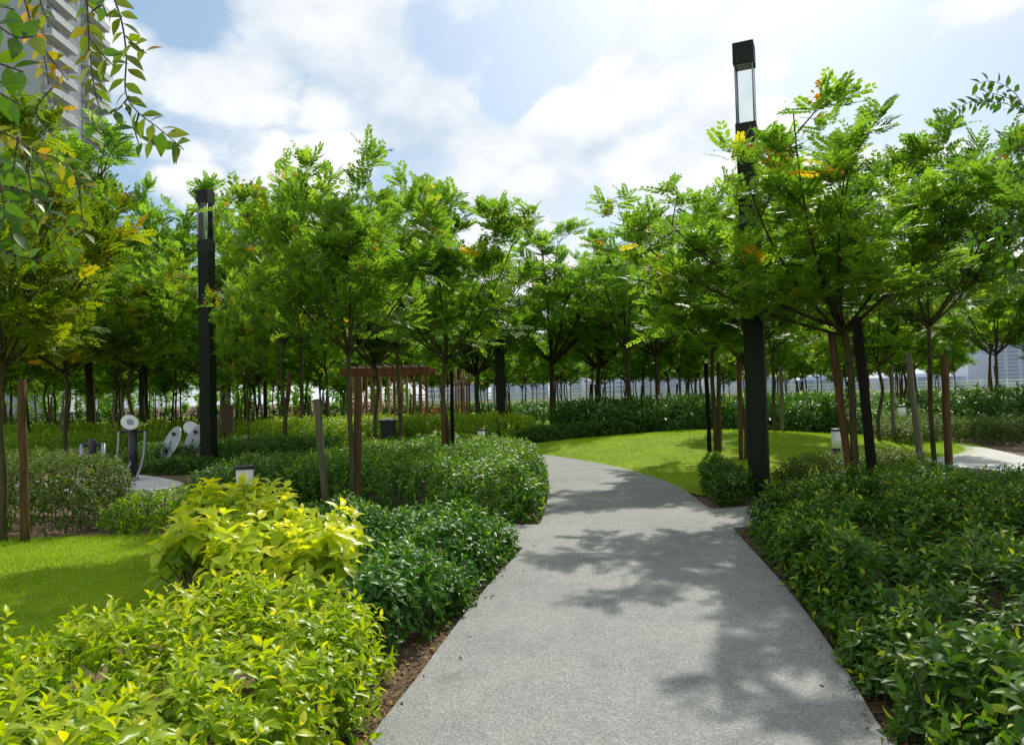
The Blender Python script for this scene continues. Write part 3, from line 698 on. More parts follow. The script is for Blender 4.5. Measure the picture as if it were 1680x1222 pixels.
# the grove: rows of slim young trees fading back on both sides
placed = [(o.location.x, o.location.y) for o in C.objects if o.get('category') == 'tree']
kits = [K_a, K_b, K_c, K_d, K_d, K_b]
def keep_clear(x, y):
    if 24 < y < 26.5 and -1 < x < 13: return True
    if y < 34 and -5 < x < 12: return True
    return False
n_g = 0; gr = random.Random(5)
for row in range(16):
    yy = 25.5 + row * 3.3
    for col in range(-22, 23):
        xx = col * 3.4 + (row % 2) * 1.7 + gr.uniform(-.9, .9); y2 = yy + gr.uniform(-1.1, 1.1)
        if abs(xx / y2) > .74 or keep_clear(xx, y2): continue
        if min((xx - a) ** 2 + (y2 - b_) ** 2 for a, b_ in placed) < 4.6: continue
        if gr.random() < .32: continue
        px_ = pix((xx, y2, 0))[0]
        if 560 < px_ < 800 and y2 < 44: continue
        zone = ('slim young tree in the grove behind the left hedges', 'left grove') if px_ < 560 else ('slim young tree in the grove behind the mound lawn hedge', 'centre grove') if px_ < 1200 else ('slim young tree in the grove behind the right lamp post', 'right grove')
        if px_ > 1572 and y2 > 30: continue
        k = gr.choice(kits); s_ = gr.uniform(.85, 1.15) if px_ > 560 else gr.uniform(.95, 1.35)
        plant_tree(k, xx, y2, s_, gr.uniform(0, 6.28), zone[0], zone[1], detail=y2 < 45); placed.append((xx, y2)); n_g += 1
        if y2 < 48:
            for sg in (-1, 1):
                if gr.random() < .75:
                    stake((xx + sg * .28, y2 - .1, 0), (xx + sg * .10, y2 - .05, gr.uniform(1.9, 2.5)), .045, gr.choice(['stake_wood', 'dark_stake', 'grey_wood']), zone[0].replace('slim young tree', 'support stake'), 'stakes of the ' + zone[1])
print('grove trees', n_g)

# ------------------------------------------------------------------ planting beds
shrub_bed('shrub_bed', 'lime green leafy bed in the left foreground along the path', 'shrubs',
          [(-1.0, 1.3), (-.90, 2.2), (-.79, 3.1), (-.72, 3.7), (-.80, 4.35), (-1.25, 4.55), (-1.75, 4.25), (-2.25, 3.8), (-2.9, 3.3), (-3.7, 2.9), (-4.2, 1.3)],
          .56, M['lime_leaf'], .088, .082, 9, 1, .64, .42, .26, parts=300, lump=.42, gaps=.10)
shrub_bed('shrub_bed', 'dark green leafy bed left of the path between yellow bushes and path edge', 'shrubs',
          [(-.80, 4.45), (-.50, 5.0), (-.31, 6.0), (-.12, 7.0), (.02, 7.62), (-.6, 7.8), (-1.5, 8.3), (-2.4, 8.7), (-2.5, 8.2), (-1.6, 7.2), (-1.15, 6.2), (-1.1, 4.6)],
          .48, M['green_leaf'], .088, .084, 8, 2, .42, .45, .26, parts=300, lump=.46, tip=.30, gaps=.12)
shrub_bed('shrub_bed', 'hedge with light green tips left of the path where it bends', 'shrubs',
          [(.27, 9.2), (.42, 11), (.54, 13), (.50, 15.2), (-.1, 17.2), (-1.3, 18.6), (-3.0, 18.8), (-4.0, 16.5), (-4.0, 14), (-3.6, 11.5), (-2, 10.5), (-.8, 9.7)],
          .62, M['green_leaf'], .115, .092, 7, 3, .60, .50, .32, hi=False, lump=.30, tip=.4)
shrub_bed('shrub_bed', 'tall clipped dark hedge at the left behind the small lawn', 'hedge',
          [(-9.4, 9.1), (-7, 9.25), (-5.35, 9.3), (-5.25, 10.4), (-5.9, 11.3), (-9.8, 11.3)], .90, M['olive_leaf'], .10, .070, 7, 4, .42, .32, .25, hi=False, lump=.14)
shrub_bed('shrub_bed', 'low light green bush at the end of the tall clipped hedge', 'bush',
          [(-5.2, 9.25), (-4.4, 9.1), (-3.4, 9.1), (-3.0, 9.6), (-3.6, 10.1), (-5.15, 10.1)], .46, M['lime_leaf'], .10, .075, 7, 5, .28, .30, .25, hi=False)
shrub_bed('shrub_bed', 'low dark shrubs around the bollard light behind the yellow bushes', 'shrubs',
          [(-5.6, 12.6), (-4.3, 11.4), (-3.4, 11.2), (-3.0, 12.6), (-3.5, 15), (-4.2, 17.2), (-5.6, 17)], .50, M['deep_leaf'], .12, .085, 7, 6, .50, .3, .28, hi=False)
shrub_bed('shrub_bed', 'dark hedge around the foot of the left lamp post and grey wheels', 'hedge',
          [(-9.9, 18.9), (-7.7, 18.7), (-6.4, 17.3), (-5.2, 18.0), (-5.6, 21.5), (-9.8, 21.5), (-10.5, 20)], .55, M['deep_leaf'], .13, .095, 7, 7, .42, .3, .25, hi=False)
shrub_bed('shrub_bed', 'light green hedge right of the left lamp post', 'hedge',
          [(-9.8, 26), (-7.5, 26), (-4.2, 26), (-3.2, 27.5), (-3.5, 31), (-10, 31.5)], .85, M['lime_leaf'], .16, .12, 6, 8, .40, .34, .3, hi=False)
shrub_bed('shrub_bed', 'low mixed hedge between left lamp post and path bend', 'hedge',
          [(-8.0, 19.0), (-5.0, 18.8), (-4.3, 19.4), (-5.2, 21.6), (-8.0, 22.0)], .6, M['green_leaf'], .14, .10, 6, 18, .45, .3, .3, hi=False)
shrub_bed('shrub_bed', 'yellow-green hedge beyond the path bend below the pavilion', 'hedge',
          [(-4.5, 27), (-2.4, 25.9), (.4, 24.6), (1.0, 26), (.2, 29.5), (-2.4, 30.5), (-4.6, 30)], .85, M['lime_leaf'], .16, .12, 6, 9, .42, .36, .3, hi=False)
shrub_bed('shrub_bed', 'dark low hedge at the back left of the mound lawn', 'hedge',
          [(-.2, 23.9), (.8, 24.2), (2.2, 25.8), (4.5, 26.3), (4.0, 27.6), (1.2, 27.0)], .55, M['deep_leaf'], .14, .11, 7, 10, .40, .3, .25, hi=False)
shrub_bed('big_leaved_hedge', 'tall hedge of big glossy leaves behind the mound lawn', 'hedge',
          [(1.4, 28.2), (4.8, 26.7), (8.5, 26.2), (11.5, 25.6), (13, 27.4), (12, 30), (2, 31)], 1.15, M['pale_leaf'], .27, .34, 7, 11, .50, .3, .2, hi=True, wid=.72, upright=.9, tip=.3)
shrub_bed('shrub_bed', 'low bush in the path corner at the foot of the tall right lamp post', 'bush',
          [(2.72, 10.15), (3.25, 10.35), (3.5, 11.0), (3.55, 12.3), (3.1, 12.5), (2.9, 11.5)], .50, M['deep_leaf'], .095, .080, 8, 12, .50, .24, .22)
shrub_bed('shrub_bed', 'wide dark green leafy bed in the right foreground along the path', 'shrubs',
          [(1.40, 1.3), (1.66, 3.3), (1.98, 4.9), (2.33, 7.0), (2.60, 8.3), (3.6, 9.2), (4.4, 9.75), (4.9, 8.6), (5.6, 7.4), (4.6, 5.4), (3.8, 4.0), (2.6, 1.3)],
          .44, M['deep_leaf'], .092, .088, 8, 13, .52, .55, .26, parts=300, lump=.72, tip=.34, gaps=.26)
shrub_bed('shrub_bed', 'green ground-hugging bed around the stakes of the large right tree', 'shrubs',
          [(4.0, 9.7), (4.9, 8.6), (5.6, 7.4), (6.6, 8.2), (8.0, 9.9), (8.2, 10.6), (7.2, 11.1), (6.4, 11.6), (5.2, 11.3), (4.05, 10.8)],
          .36, M['green_leaf'], .105, .085, 7, 14, .48, .30, .28, hi=False, lump=.3, tip=.35)
shrub_bed('shrub_bed', 'loose olive shrubs around the near bollard light right of the path', 'shrubs',
          [(4.15, 11.3), (5.2, 11.8), (6.6, 12.4), (7.4, 13.4), (7.0, 14.0), (6.0, 13.8), (5.0, 13.2), (4.3, 12.5)], .42, M['olive_leaf'], .12, .08, 7, 15, .50, .35, .3, hi=False, lump=.4)
shrub_bed('shrub_bed', 'brownish hedge along the far side of the curved white path', 'hedge',
          [(9.4, 17.6), (11.2, 19.8), (13, 19.0), (16, 16.6), (18, 18), (15, 22), (11, 22.8), (9.6, 20.5)], .62, M['olive_leaf'], .13, .09, 7, 16, .40, .3, .2, hi=False)
shrub_bed('big_leaved_hedge', 'tall leafy plants with pale spotted leaves at the right edge', 'shrubs',
          [(13.4, 23), (18, 20.5), (21, 22), (19, 26.5), (14, 27)], 1.25, M['pale_leaf'], .24, .26, 7, 17, .55, .4, .25, wid=.85, upright=.4, tip=.45)
shrub_bed('shrub_bed', 'mid green hedge with bollard lights behind the mound lawn on the right', 'hedge',
          [(11.5, 24), (13.4, 23.4), (14, 27), (18, 29), (12, 31), (10.5, 27)], .75, M['green_leaf'], .17, .12, 6, 19, .5, .3, .3, hi=False)
shrub_bed('shrub_bed', 'yellow-green hedge strip before the far lawn at the left', 'hedge',
          [(-26, 33), (-17, 31), (-12, 31), (-11, 33), (-17, 33.5), (-26, 36)], .80, M['lime_leaf'], .2, .13, 6, 20, .40, .3, .3, hi=False)
shrub_bed('shrub_bed', 'low hedge on the near side of the pale left path', 'hedge',
          [(-18, 17.5), (-13, 17.8), (-11, 19), (-11, 20), (-13.5, 19.6), (-18, 19)], .45, M['olive_leaf'], .15, .09, 6, 21, .5, .3, .3, hi=False)
shrub_bed('shrub_bed', 'hedge beyond the pale left path', 'hedge',
          [(-22, 24.6), (-16, 24.4), (-12, 24.8), (-11, 26.5), (-15, 27), (-22, 27)], .70, M['lime_leaf'], .18, .11, 6, 22, .35, .3, .3, hi=False)
shrub_bed('shrub_bed', 'long hedge at the back of the park on the right', 'hedge',
          [(14, 33), (22, 30), (36, 34), (36, 37), (22, 34), (14, 36)], 1.05, M['green_leaf'], .24, .15, 6, 23, .55, .3, .3, hi=False)
shrub_bed('shrub_bed', 'long hedge at the back of the park behind the mound', 'hedge',
          [(0, 42), (8, 41), (18, 40), (18, 42.5), (8, 43.5), (0, 44)], 1.0, M['green_leaf'], .26, .16, 6, 24, .45, .3, .3, hi=False)
shrub_bed('shrub_bed', 'green hedge along the far balustrade in the centre', 'hedge',
          [(-14, 78), (10, 77), (36, 76), (58, 74), (58, 78), (36, 80), (-14, 81)], 1.0, M['green_leaf'], .42, .28, 6, 28, .55, .35, .3, hi=False)
shrub_bed('shrub_bed', 'mid-distance green shrubs under the centre grove', 'shrubs',
          [(-3, 52), (6, 50), (22, 50), (30, 53), (22, 55), (6, 55)], .9, M['green_leaf'], .30, .20, 6, 29, .6, .35, .3, hi=False)
shrub_bed('shrub_bed', 'dark hedge far behind the exercise stands', 'hedge',
          [(-40, 44), (-20, 43), (-8, 42), (-2, 41), (-2, 43), (-10, 45), (-40, 48)], 1.2, M['deep_leaf'], .28, .17, 6, 25, .4, .3, .3, hi=False)

wood = shrub_bed('far_wood', 'dark mass of far-off woodland closing the view behind the left grove', 'woodland',
          [(-95, 92), (-60, 88), (-30, 86), (-14, 86), (-12, 92), (-30, 94), (-95, 102)], 6.5, M['dark_leaf'], .75, .55, 7, 26, .35, .4, .3, hi=False, lump=.35, sides=.35)
wood['kind'] = 'stuff'
shrub_bed('shrub_bed', 'sparse low shrubs at the feet of the grey turning wheels', 'shrubs',
          [(-9.6, 17.4), (-8.2, 17.0), (-6.6, 17.2), (-6.6, 18.0), (-9.0, 18.4)], .28, M['deep_leaf'], .12, .10, 7, 27, .45, .4, .3, hi=False, lump=.5)
# yellow bushes with large leaves, plant by plant
def yellow_bush(x, y, r, H, seed, label, parts):
    rs = np.random.RandomState(seed); root = empty('yellow_bush', (x, y, 0)); tag(root, label, 'bush', 'yellow bushes beside the small lawn')
    n = int(46 * (r / .45) ** 2); tip = []
    for i in range(n):
        a = rs.rand() * 6.283; q = math.sqrt(rs.rand()) ; z_ = H * (1 - .45 * q ** 2.2) * rs.uniform(.80, 1.08) - (.30 * H if rs.rand() < .30 else 0)
        tip.append((q * r * math.cos(a), q * r * math.sin(a), max(.18, z_), q * math.cos(a), q * math.sin(a)))
    tip = np.array(tip); st = MB()
    for a in tip[::3]:
        st.tube([(a[0] * .25, a[1] * .25, -.02), (a[0] * .6, a[1] * .6, a[2] * .5), (a[0], a[1], a[2] - .03)], [.011, .009, .006], 5, False)
    so_ = st.build('stems', M['grey_wood'], root); so_['kind'] = 'stuff'
    Ls, Rs, Ts, Ss = [], [], [], []
    k = 8; m_ = len(tip); sd = np.stack([tip[:, 3] * .55, tip[:, 4] * .55, np.ones(m_)], 1) + rs.normal(0, .15, (m_, 3)); sd /= np.linalg.norm(sd, axis=1, keepdims=True)
    ux = np.cross(sd, np.array([[0.0, 1, .01]])); ux /= np.linalg.norm(ux, axis=1, keepdims=True); uy = np.cross(sd, ux); az0 = rs.rand(m_) * 6.28
    for i in range(k):
        fr = i / (k - 1); az = az0 + i * 2.4 + rs.normal(0, .25, m_); el = np.radians(-22 + 72 * fr ** 1.3 + rs.normal(0, 10, m_))
        rad = ux * np.cos(az)[:, None] + uy * np.sin(az)[:, None]; d = rad * np.cos(el)[:, None] + sd * np.sin(el)[:, None]
        size = (.20 - .09 * fr ** 2) * rs.uniform(.75, 1.15, m_)
        Rs.append(frames(d, sd, rs.normal(0, .25, m_)) * size[:, None, None]); Ls.append(tip[:, :3] + sd * (-.10 * (1 - fr))); Ss.append(size)
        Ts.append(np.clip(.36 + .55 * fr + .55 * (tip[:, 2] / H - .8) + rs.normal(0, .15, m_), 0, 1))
    loc = np.concatenate(Ls); Rm = np.concatenate(Rs); T = np.concatenate(Ts); S = np.concatenate(Ss); tv, tf = LEAF_BIG
    front = loc[:, 2] / H - .35 * (loc[:, 1] / r) + .1 * T; order = np.argsort(-front); ch_ = order[:parts]; rest = order[parts:]; bins = {}
    for i in ch_:
        bk = int(T[i] * 9.99)
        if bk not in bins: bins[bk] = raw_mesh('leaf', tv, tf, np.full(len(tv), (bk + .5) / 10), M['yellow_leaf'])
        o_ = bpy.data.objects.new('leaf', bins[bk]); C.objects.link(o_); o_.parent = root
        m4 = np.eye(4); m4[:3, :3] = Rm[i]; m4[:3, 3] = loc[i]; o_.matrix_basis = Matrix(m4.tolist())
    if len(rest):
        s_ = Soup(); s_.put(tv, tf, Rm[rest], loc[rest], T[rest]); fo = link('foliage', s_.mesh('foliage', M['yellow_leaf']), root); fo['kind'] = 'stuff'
for i, (x, y, r_, H_, lb) in enumerate([
        (-2.55, 6.1, .42, .72, 'yellow-leaved bush at the lawn edge with bare stems showing below'),
        (-2.0, 5.85, .42, .70, 'bright yellow-leaved bush in the middle of the front row'),
        (-1.46, 5.75, .36, .68, 'yellow-leaved bush at the right end of the row beside the dark green bed'),
        (-2.78, 7.0, .42, .84, 'tallest yellow-leaved bush at the back of the row, near the pale pavement'),
        (-2.14, 6.7, .42, .80, 'yellow-leaved bush behind the middle of the front row'),
        (-1.62, 6.4, .36, .72, 'yellow-leaved bush behind the right end, beside the leaning grey stake'),
        (-2.75, 7.8, .40, .80, 'yellow-leaved bush farthest back, in front of the low bollard light')]):
    yellow_bush(x, y, r_, H_, 300 + i, lb, 210 if i < 5 else 120)

# ------------------------------------------------------------------ lamp posts and bollard lights
def lamp_post(p, rz, label, H=7.45):
    root = empty('lamp_post', (p.x, p.y, 0), rz); tag(root, label, 'lamp post', 'square lamp posts with glass lanterns')
    W = .285; zb = H - 1.55
    MB().box((0, 0, .02), (.42, .42, .05)).build('base_plate', M['cap_paint'], root)
    MB().box((0, 0, zb / 2 + .02), (W, W, zb)).build('post', M['post_paint'], root)
    dr = MB().box((0, -W / 2 - .004, .75), (.14, .01, .42)).build('service_door', M['post_paint'], root)
    MB().box((0, 0, zb + .02 + .15), (W + .012, W + .012, .30)).build('lower_block', M['cap_paint'], root)
    z0, z1 = zb + .32, H - .32
    g = MB()
    for s_ in (-1, 1):
        g.box((s_ * (W / 2 - .012), 0, (z0 + z1) / 2), (.006, W - .06, z1 - z0)); g.box((0, s_ * (W / 2 - .012), (z0 + z1) / 2), (W - .06, .006, z1 - z0))
    gl = g.build('lantern_glass', M['lantern_glass'], root)
    for sx in (-1, 1):
        for sy in (-1, 1): MB().tube([(sx * (W / 2 - .016), sy * (W / 2 - .016), z0), (sx * (W / 2 - .016), sy * (W / 2 - .016), z1)], .011, 8).build('corner_rod', M['rod'], root)
    cp = MB().box((0, 0, H - .16), (W + .02, W + .02, .32)).build('cap', M['cap_paint'], root)
    MB().box((0, 0, H - .326), (W - .08, W - .08, .012)).build('diffuser', M['white_plastic'], cp)
    return root
lamp_post(G(1247, 815), math.radians(-24), 'tall dark green lamp post with glass lantern, right of the path', 6.85)
lamp_post(Vector((D(343, 759, 18.2).x, 18.2, 0)), math.radians(-12), 'dark green lamp post with glass lantern, left of the path beside the grey wheels', 6.85)
lamp_post(Vector((D(236, 715, 38).x, 38, 0)), math.radians(-24), 'distant dark lamp post behind the exercise stand with the white dial', 7.5)
lamp_post(Vector((D(823, 715, 29.5).x, 29.5, 0)), math.radians(-24), 'dark lamp post behind the hedge at the path bend, crown of leaves over it', 5.6)

def bollard(p, label, H=.80, r=.095):
    root = empty('bollard_light', (p.x, p.y, 0)); tag(root, label, 'bollard light', 'black and white bollard lights')
    MB().tube([(0, 0, -.02), (0, 0, .02)], r * 1.25, 20).build('base', M['black_metal'], root)
    MB().tube([(0, 0, .02), (0, 0, H * .52)], r, 20).build('body', M['black_metal'], root)
    MB().tube([(0, 0, H * .52), (0, 0, H * .945)], r * .97, 20).build('light_head', M['white_plastic'], root)
    MB().tube([(0, 0, H * .945), (0, 0, H * .99), (0, 0, H)], [r * 1.08, r * 1.08, r * .9], 20).build('cap', M['black_metal'], root)
bollard(G(1374, 770), 'white-headed black bollard light right of the path near the leaning stakes')
bollard(Vector((D(402, 800, 9.9).x, 9.9, 0)), 'bollard light half hidden behind the yellow bushes', .78, .115)
bollard(Vector((D(790, 735, 18.9).x, 18.9, 0)), 'bollard light behind the hedge where the path bends')
bollard(Vector((D(1481, 708, 23.6).x, 23.6, 0)), 'bollard light among the olive shrubs right of the black stake', 1.0, .12)
bollard(Vector((D(1363, 700, 28.5).x, 28.5, 0)), 'distant bollard light directly above the near one', .9, .11)
bollard(Vector((D(1321, 690, 33).x, 33, 0)), 'farthest bollard light on the green slope right of the lamp post', .8, .11)
p = G(1025, 716); sp = empty('spotlight', (p.x, p.y, float(mound_h(np.array([p.x]), np.array([p.y]))[0]) * .6)); tag(sp, 'small pale garden spotlight at the foot of the tall airy tree', 'spotlight')
MB().tube([(0, 0, -.1), (0, 0, .22)], .02, 8).build('stem', M['black_metal'], sp); MB().tube([(0, .04, .20), (0, -.06, .34)], [.07, .10], 12).build('head', M['grey_metal'], sp)

# ------------------------------------------------------------------ exercise equipment
def disc(mb_name, mat, parent, c, r, nrm, th=.03, n=28):
    nrm = Vector(nrm).normalized(); c = Vector(c)
    return MB().tube([c - nrm * th / 2, c - nrm * th * .3, c + nrm * th * .3, c + nrm * th / 2], [r * .97, r, r, r * .97], n).build(mb_name, mat, parent)
# swing stand with a white dial on top
p = D(213, 790, 15.3); e1 = empty('exercise_stand', (p.x, 15.3, .10)); tag(e1, 'exercise stand with black column, curved grey bars and a tilted white dial', 'exercise machine')
MB().tube([(.02, .1, 0), (.02, .1, 1.02)], .085, 14).build('column', M['black_metal'], e1)
MB().tube([(-.26, .1, .98), (.30, .1, .98)], .035, 10).build('crossbar', M['black_metal'], e1)
for sx, dx in ((-.25, -.10), (.29, -.09)):
    a = [Vector((sx, .06, .98)), Vector((sx, .02, .62)), Vector((sx - .02, -.06, .30)), Vector((sx + dx * .8, -.16, .06)), Vector((sx + dx, -.2, .03))]
    hb = MB().tube(smooth_line(a, 5), .022, 8).build('swing_bar', M['grey_metal'], e1)
    MB().box((sx + dx, -.22, .035), (.14, .20, .03)).build('foot_plate', M['grey_metal'], hb)
MB().tube(smooth_line([Vector((.02, .05, .40)), Vector((-.04, -.05, .18)), Vector((-.12, -.22, .03))], 5), .022, 8).build('brace', M['grey_metal'], e1)
dd = disc('dial', M['white_plastic'], e1, (.0, .02, 1.17), .17, (.62, -.62, .45), .035)
disc('dial_face', M['disc_grey'], dd, Vector((.0, .02, 1.17)) + Vector((.62, -.62, .45)).normalized() * .02, .07, (.62, -.62, .45), .012)
MB().tube([(.02, .1, 1.0), (.01, .05, 1.12)], .025, 8).build('dial_neck', M['black_metal'], e1)
# low pull-up frame
p = D(152, 762, 16.8); e2 = empty('pull_up_rack', (p.x, 16.8, .0)); tag(e2, 'low exercise frame with two grey posts and a black crossbar', 'exercise machine')
for sx in (-.24, .24): MB().tube([(sx, 0, 0), (sx, 0, .78)], .045, 10).build('post', M['grey_metal'], e2)
MB().tube([(-.28, 0, .76), (.28, 0, .76)], .035, 10).build('crossbar', M['black_metal'], e2)
MB().tube([(0, 0, 0), (0, 0, .86), (0, 0, .89)], [.08, .08, .05], 14).build('column', M['black_metal'], e2)
# pair of turning wheels
def wheel_stand(px, py, depth, label):
    c = D(px, py, depth); e = empty('turning_wheel', (c.x, c.y, 0)); tag(e, label, 'exercise machine', 'large grey turning wheels')
    MB().tube([(0, .10, 0), (0, .10, c.z + .2)], .05, 10).build('column', M['grey_metal'], e)
    nrm = Vector((-.60, -.62, .38)).normalized()
    wd = disc('wheel', M['disc_grey'], e, (0, 0, c.z), .45, nrm, .035, 40)
    cc = Vector((0, 0, c.z))
    rim = [cc + nrm * .01 + (Matrix.Rotation(a * math.pi / 16, 3, nrm) @ nrm.orthogonal().normalized()) * .45 for a in range(33)]
    MB().tube(rim, .009, 6, False).build('rim', M['white_plastic'], wd)
    for an in (0.6, 3.7):
        q = cc + nrm * .05 + (Matrix.Rotation(an, 3, nrm) @ nrm.orthogonal().normalized()) * .24
        MB().tube([q - nrm * .04, q + nrm * .05], [.035, .045], 10).build('hand_knob', M['black_metal'], wd)
    MB().tube([cc - nrm * .1, cc + nrm * .03], .05, 10).build('hub', M['black_metal'], wd)
wheel_stand(281, 727, 19.2, 'left one of two large grey turning wheels by the left lamp post')
wheel_stand(317, 723, 19.7, 'right one of two large grey turning wheels, partly behind the left lamp post')
p = D(313, 702, 20.8); e4 = empty('dial_stand', (p.x, 20.8, 0)); tag(e4, 'white dial on a post behind the grey turning wheels', 'exercise machine')
MB().tube([(0, .05, 0), (0, .05, p.z)], .05, 10).build('column', M['black_metal'], e4); disc('dial', M['white_plastic'], e4, (0, 0, p.z), .20, (.6, -.65, .45), .035)

# brown board, table, timber pavilion, screens, slide
p = D(373, 704, 29); sg = empty('signboard', (p.x, 29, 0)); tag(sg, 'upright plain brown timber board right of the left lamp post', 'board')
for k in range(3): MB().box(((k - 1) * .16, 0, .86 + .16), (.156, .06, 1.05)).build('plank', M['timber_brown'], sg)
for sx in (-.2, .2): MB().box((sx, .05, .75), (.05, .05, 1.5)).build('post', M['timber_brown'], sg)
p = D(637, 712, 25.6); tb = empty('square_table', (p.x, 25.6, 0)); tag(tb, 'black square table with a pale top in front of the pavilion', 'table')
MB().box((0, 0, .86), (.62, .50, .07)).build('table_top', M['black_metal'], tb); MB().box((0, 0, .43), (.42, .34, .80), None, 1.15).build('pedestal', M['black_metal'], tb); MB().box((-.02, 0, .935), (.30, .30, .07)).build('lid', M['white_plastic'], tb)
p0 = D(577, 712, 33); p1 = D(692, 712, 33); W_ = p1.x - p0.x
pv = empty('timber_pavilion', (p0.x, 33, 0)); tag(pv, 'red-brown timber pavilion with slatted posts and a heavy top beam behind the hedges', 'pavilion')
for fx in (0, .08, .30, .42, .62, .70, .90, 1.0):
    for yy in (0, 2.2): MB().box((fx * W_, yy, 1.5), (.11, .11, 3.0)).build('post', M['timber_red' if fx not in (.42, .70) else 'timber_tan'], pv)
for yy in (0, 2.2): MB().box((W_ / 2, yy - .06, 2.86), (W_ + .9, .14, .30)).build('beam', M['timber_red'], pv)
for k in range(9): MB().box((k * W_ / 8, 1.1, 3.06), (.07, 2.9, .14)).build('rafter', M['timber_brown'], pv)
for bx0, nb in ((.04, 13), (.66, 12)):
    for k in range(nb):
        MB().box((bx0 * W_, -.02, 1.05 + k * .15), (.24, .03, .06), Matrix.Rotation(.6, 3, 'Y')).build('slat', M['timber_tan'], pv)
p0 = D(744, 705, 34); scn = empty('timber_screen', (p0.x, 34, 0)); tag(scn, 'screen of upright tan timber poles right of the pavilion', 'screen')
for k in range(7):
    hh = 2.7 + .35 * math.sin(k * 2.1); MB().tube([(k * .125, .1 * math.sin(k * 3), 0), (k * .125 + .02, .1 * math.sin(k * 3), hh)], .048, 8).build('pole', M['timber_tan' if k % 3 else 'timber_red'], scn)
MB().box((.37, .0, 2.2), (.95, .05, .10)).build('rail', M['timber_red'], scn)
p = D(484, 690, 40); sl = empty('play_slide', (p.x, 40, 0), .4); sl.scale = (.6, .6, .6); tag(sl, 'small yellow play slide far behind the hedges', 'slide')
for sx in (-.3, .3):
    MB().tube([(sx, .6, 0), (sx, .6, 2.3)], .04, 8).build('post', M['play_orange'], sl); MB().box((sx, -.35, .98), (.04, 2.2, .22), Matrix.Rotation(.62, 3, 'X')).build('side_rail', M['play_yellow'], sl)
MB().box((0, -.35, .92), (.58, 2.2, .04), Matrix.Rotation(.62, 3, 'X')).build('chute', M['play_yellow'], sl); MB().box((0, .75, 1.55), (.64, .5, .06)).build('platform', M['play_orange'], sl)
p = D(714, 690, 42); sl2 = empty('play_bench', (p.x, 42, 0)); tag(sl2, 'orange play bench between pavilion and timber screen', 'bench')
MB().box((0, 0, .55), (1.3, .45, .08)).build('seat', M['play_orange'], sl2); MB().box((0, .22, .95), (1.3, .06, .35)).build('backrest', M['play_orange'], sl2)
for sx in (-.5, .5): MB().box((sx, 0, .26), (.07, .4, .51)).build('leg', M['black_metal'], sl2)

# ------------------------------------------------------------------ park edge, city and tower
fe = empty('balustrade', (0, 82, 0)); tag(fe, 'white horizontal-rail balustrade along the far edge of the park', 'fence')
for k in range(5): MB().box((28, 0, .55 + k * .36), (84, .05, .14)).build('rail', M['white_paint'], fe)
mp_ = MB().box((0, 0, 1.08), (.12, .10, 2.15)).mesh('post', M['white_paint'])
for k in range(29): link('post', mp_, fe, (-13.3 + k * 2.95, .09, 0))
def far_block(px0, px1, ytop, depth, mat, label, floors):
    a, b_ = D(px0, 650, depth), D(px1, 650, depth); zt = D((px0 + px1) / 2, ytop, depth).z; W2 = b_.x - a.x
    root = empty('city_building', ((a.x + b_.x) / 2, depth, 0)); tag(root, label, 'building', 'hazy city buildings beyond the park')
    MB().box((0, 8, zt / 2), (W2, 16, zt)).build('wall', M[mat], root)
    fh = zt / floors; n = max(3, int(W2 / 5)); ww = W2 / n
    wm = MB().box((0, 0, 0), (ww * .72, .5, fh * .48)).mesh('window', M['city_haze_window'])
    for f in range(1, floors):
        for k in range(n): link('window', wm, root, (-W2 / 2 + (k + .5) * ww, -.05, (f + .5) * fh))
    MB().box((0, 8, zt + .6), (W2 * .5, 8, 1.8)).build('roof_plant', M[mat], root)
specs = [(1596, 1636, 572, 330, 'city_haze_c', 'pale white city block at the right edge beyond the trees, left of the blue one', 12),
         (1630, 1700, 560, 300, 'city_haze_b', 'blue-grey city block with long window bands at the right edge', 12),
         (700, 742, 600, 320, 'city_haze_c', 'pale block seen between pavilion and timber screen', 8), (745, 800, 612, 340, 'city_haze_b', 'bluish block seen behind the timber screen', 8),
         (806, 870, 618, 300, 'city_haze_a', 'pale blue block left of the dense dark tree', 7), (868, 900, 590, 360, 'city_haze_b', 'narrow blue block behind the dense dark tree', 9),
         (905, 985, 625, 280, 'city_haze_c', 'low white block behind the balustrade, under the dark trees', 6), (985, 1050, 590, 350, 'city_haze_a', 'pale block behind the tall airy tree', 9),
         (1050, 1115, 615, 300, 'city_haze_b', 'bluish block right of the tall airy tree', 7), (1115, 1210, 606, 340, 'city_haze_c', 'white block behind the mound lawn trees', 8),
         (1210, 1300, 618, 310, 'city_haze_a', 'pale block behind the tall right lamp post', 7), (1300, 1420, 622, 330, 'city_haze_b', 'bluish block behind the bollard lights', 7), (1440, 1590, 618, 320, 'city_haze_a', 'wide pale block behind the right-hand stakes', 7)]
for a in specs: far_block(*a)
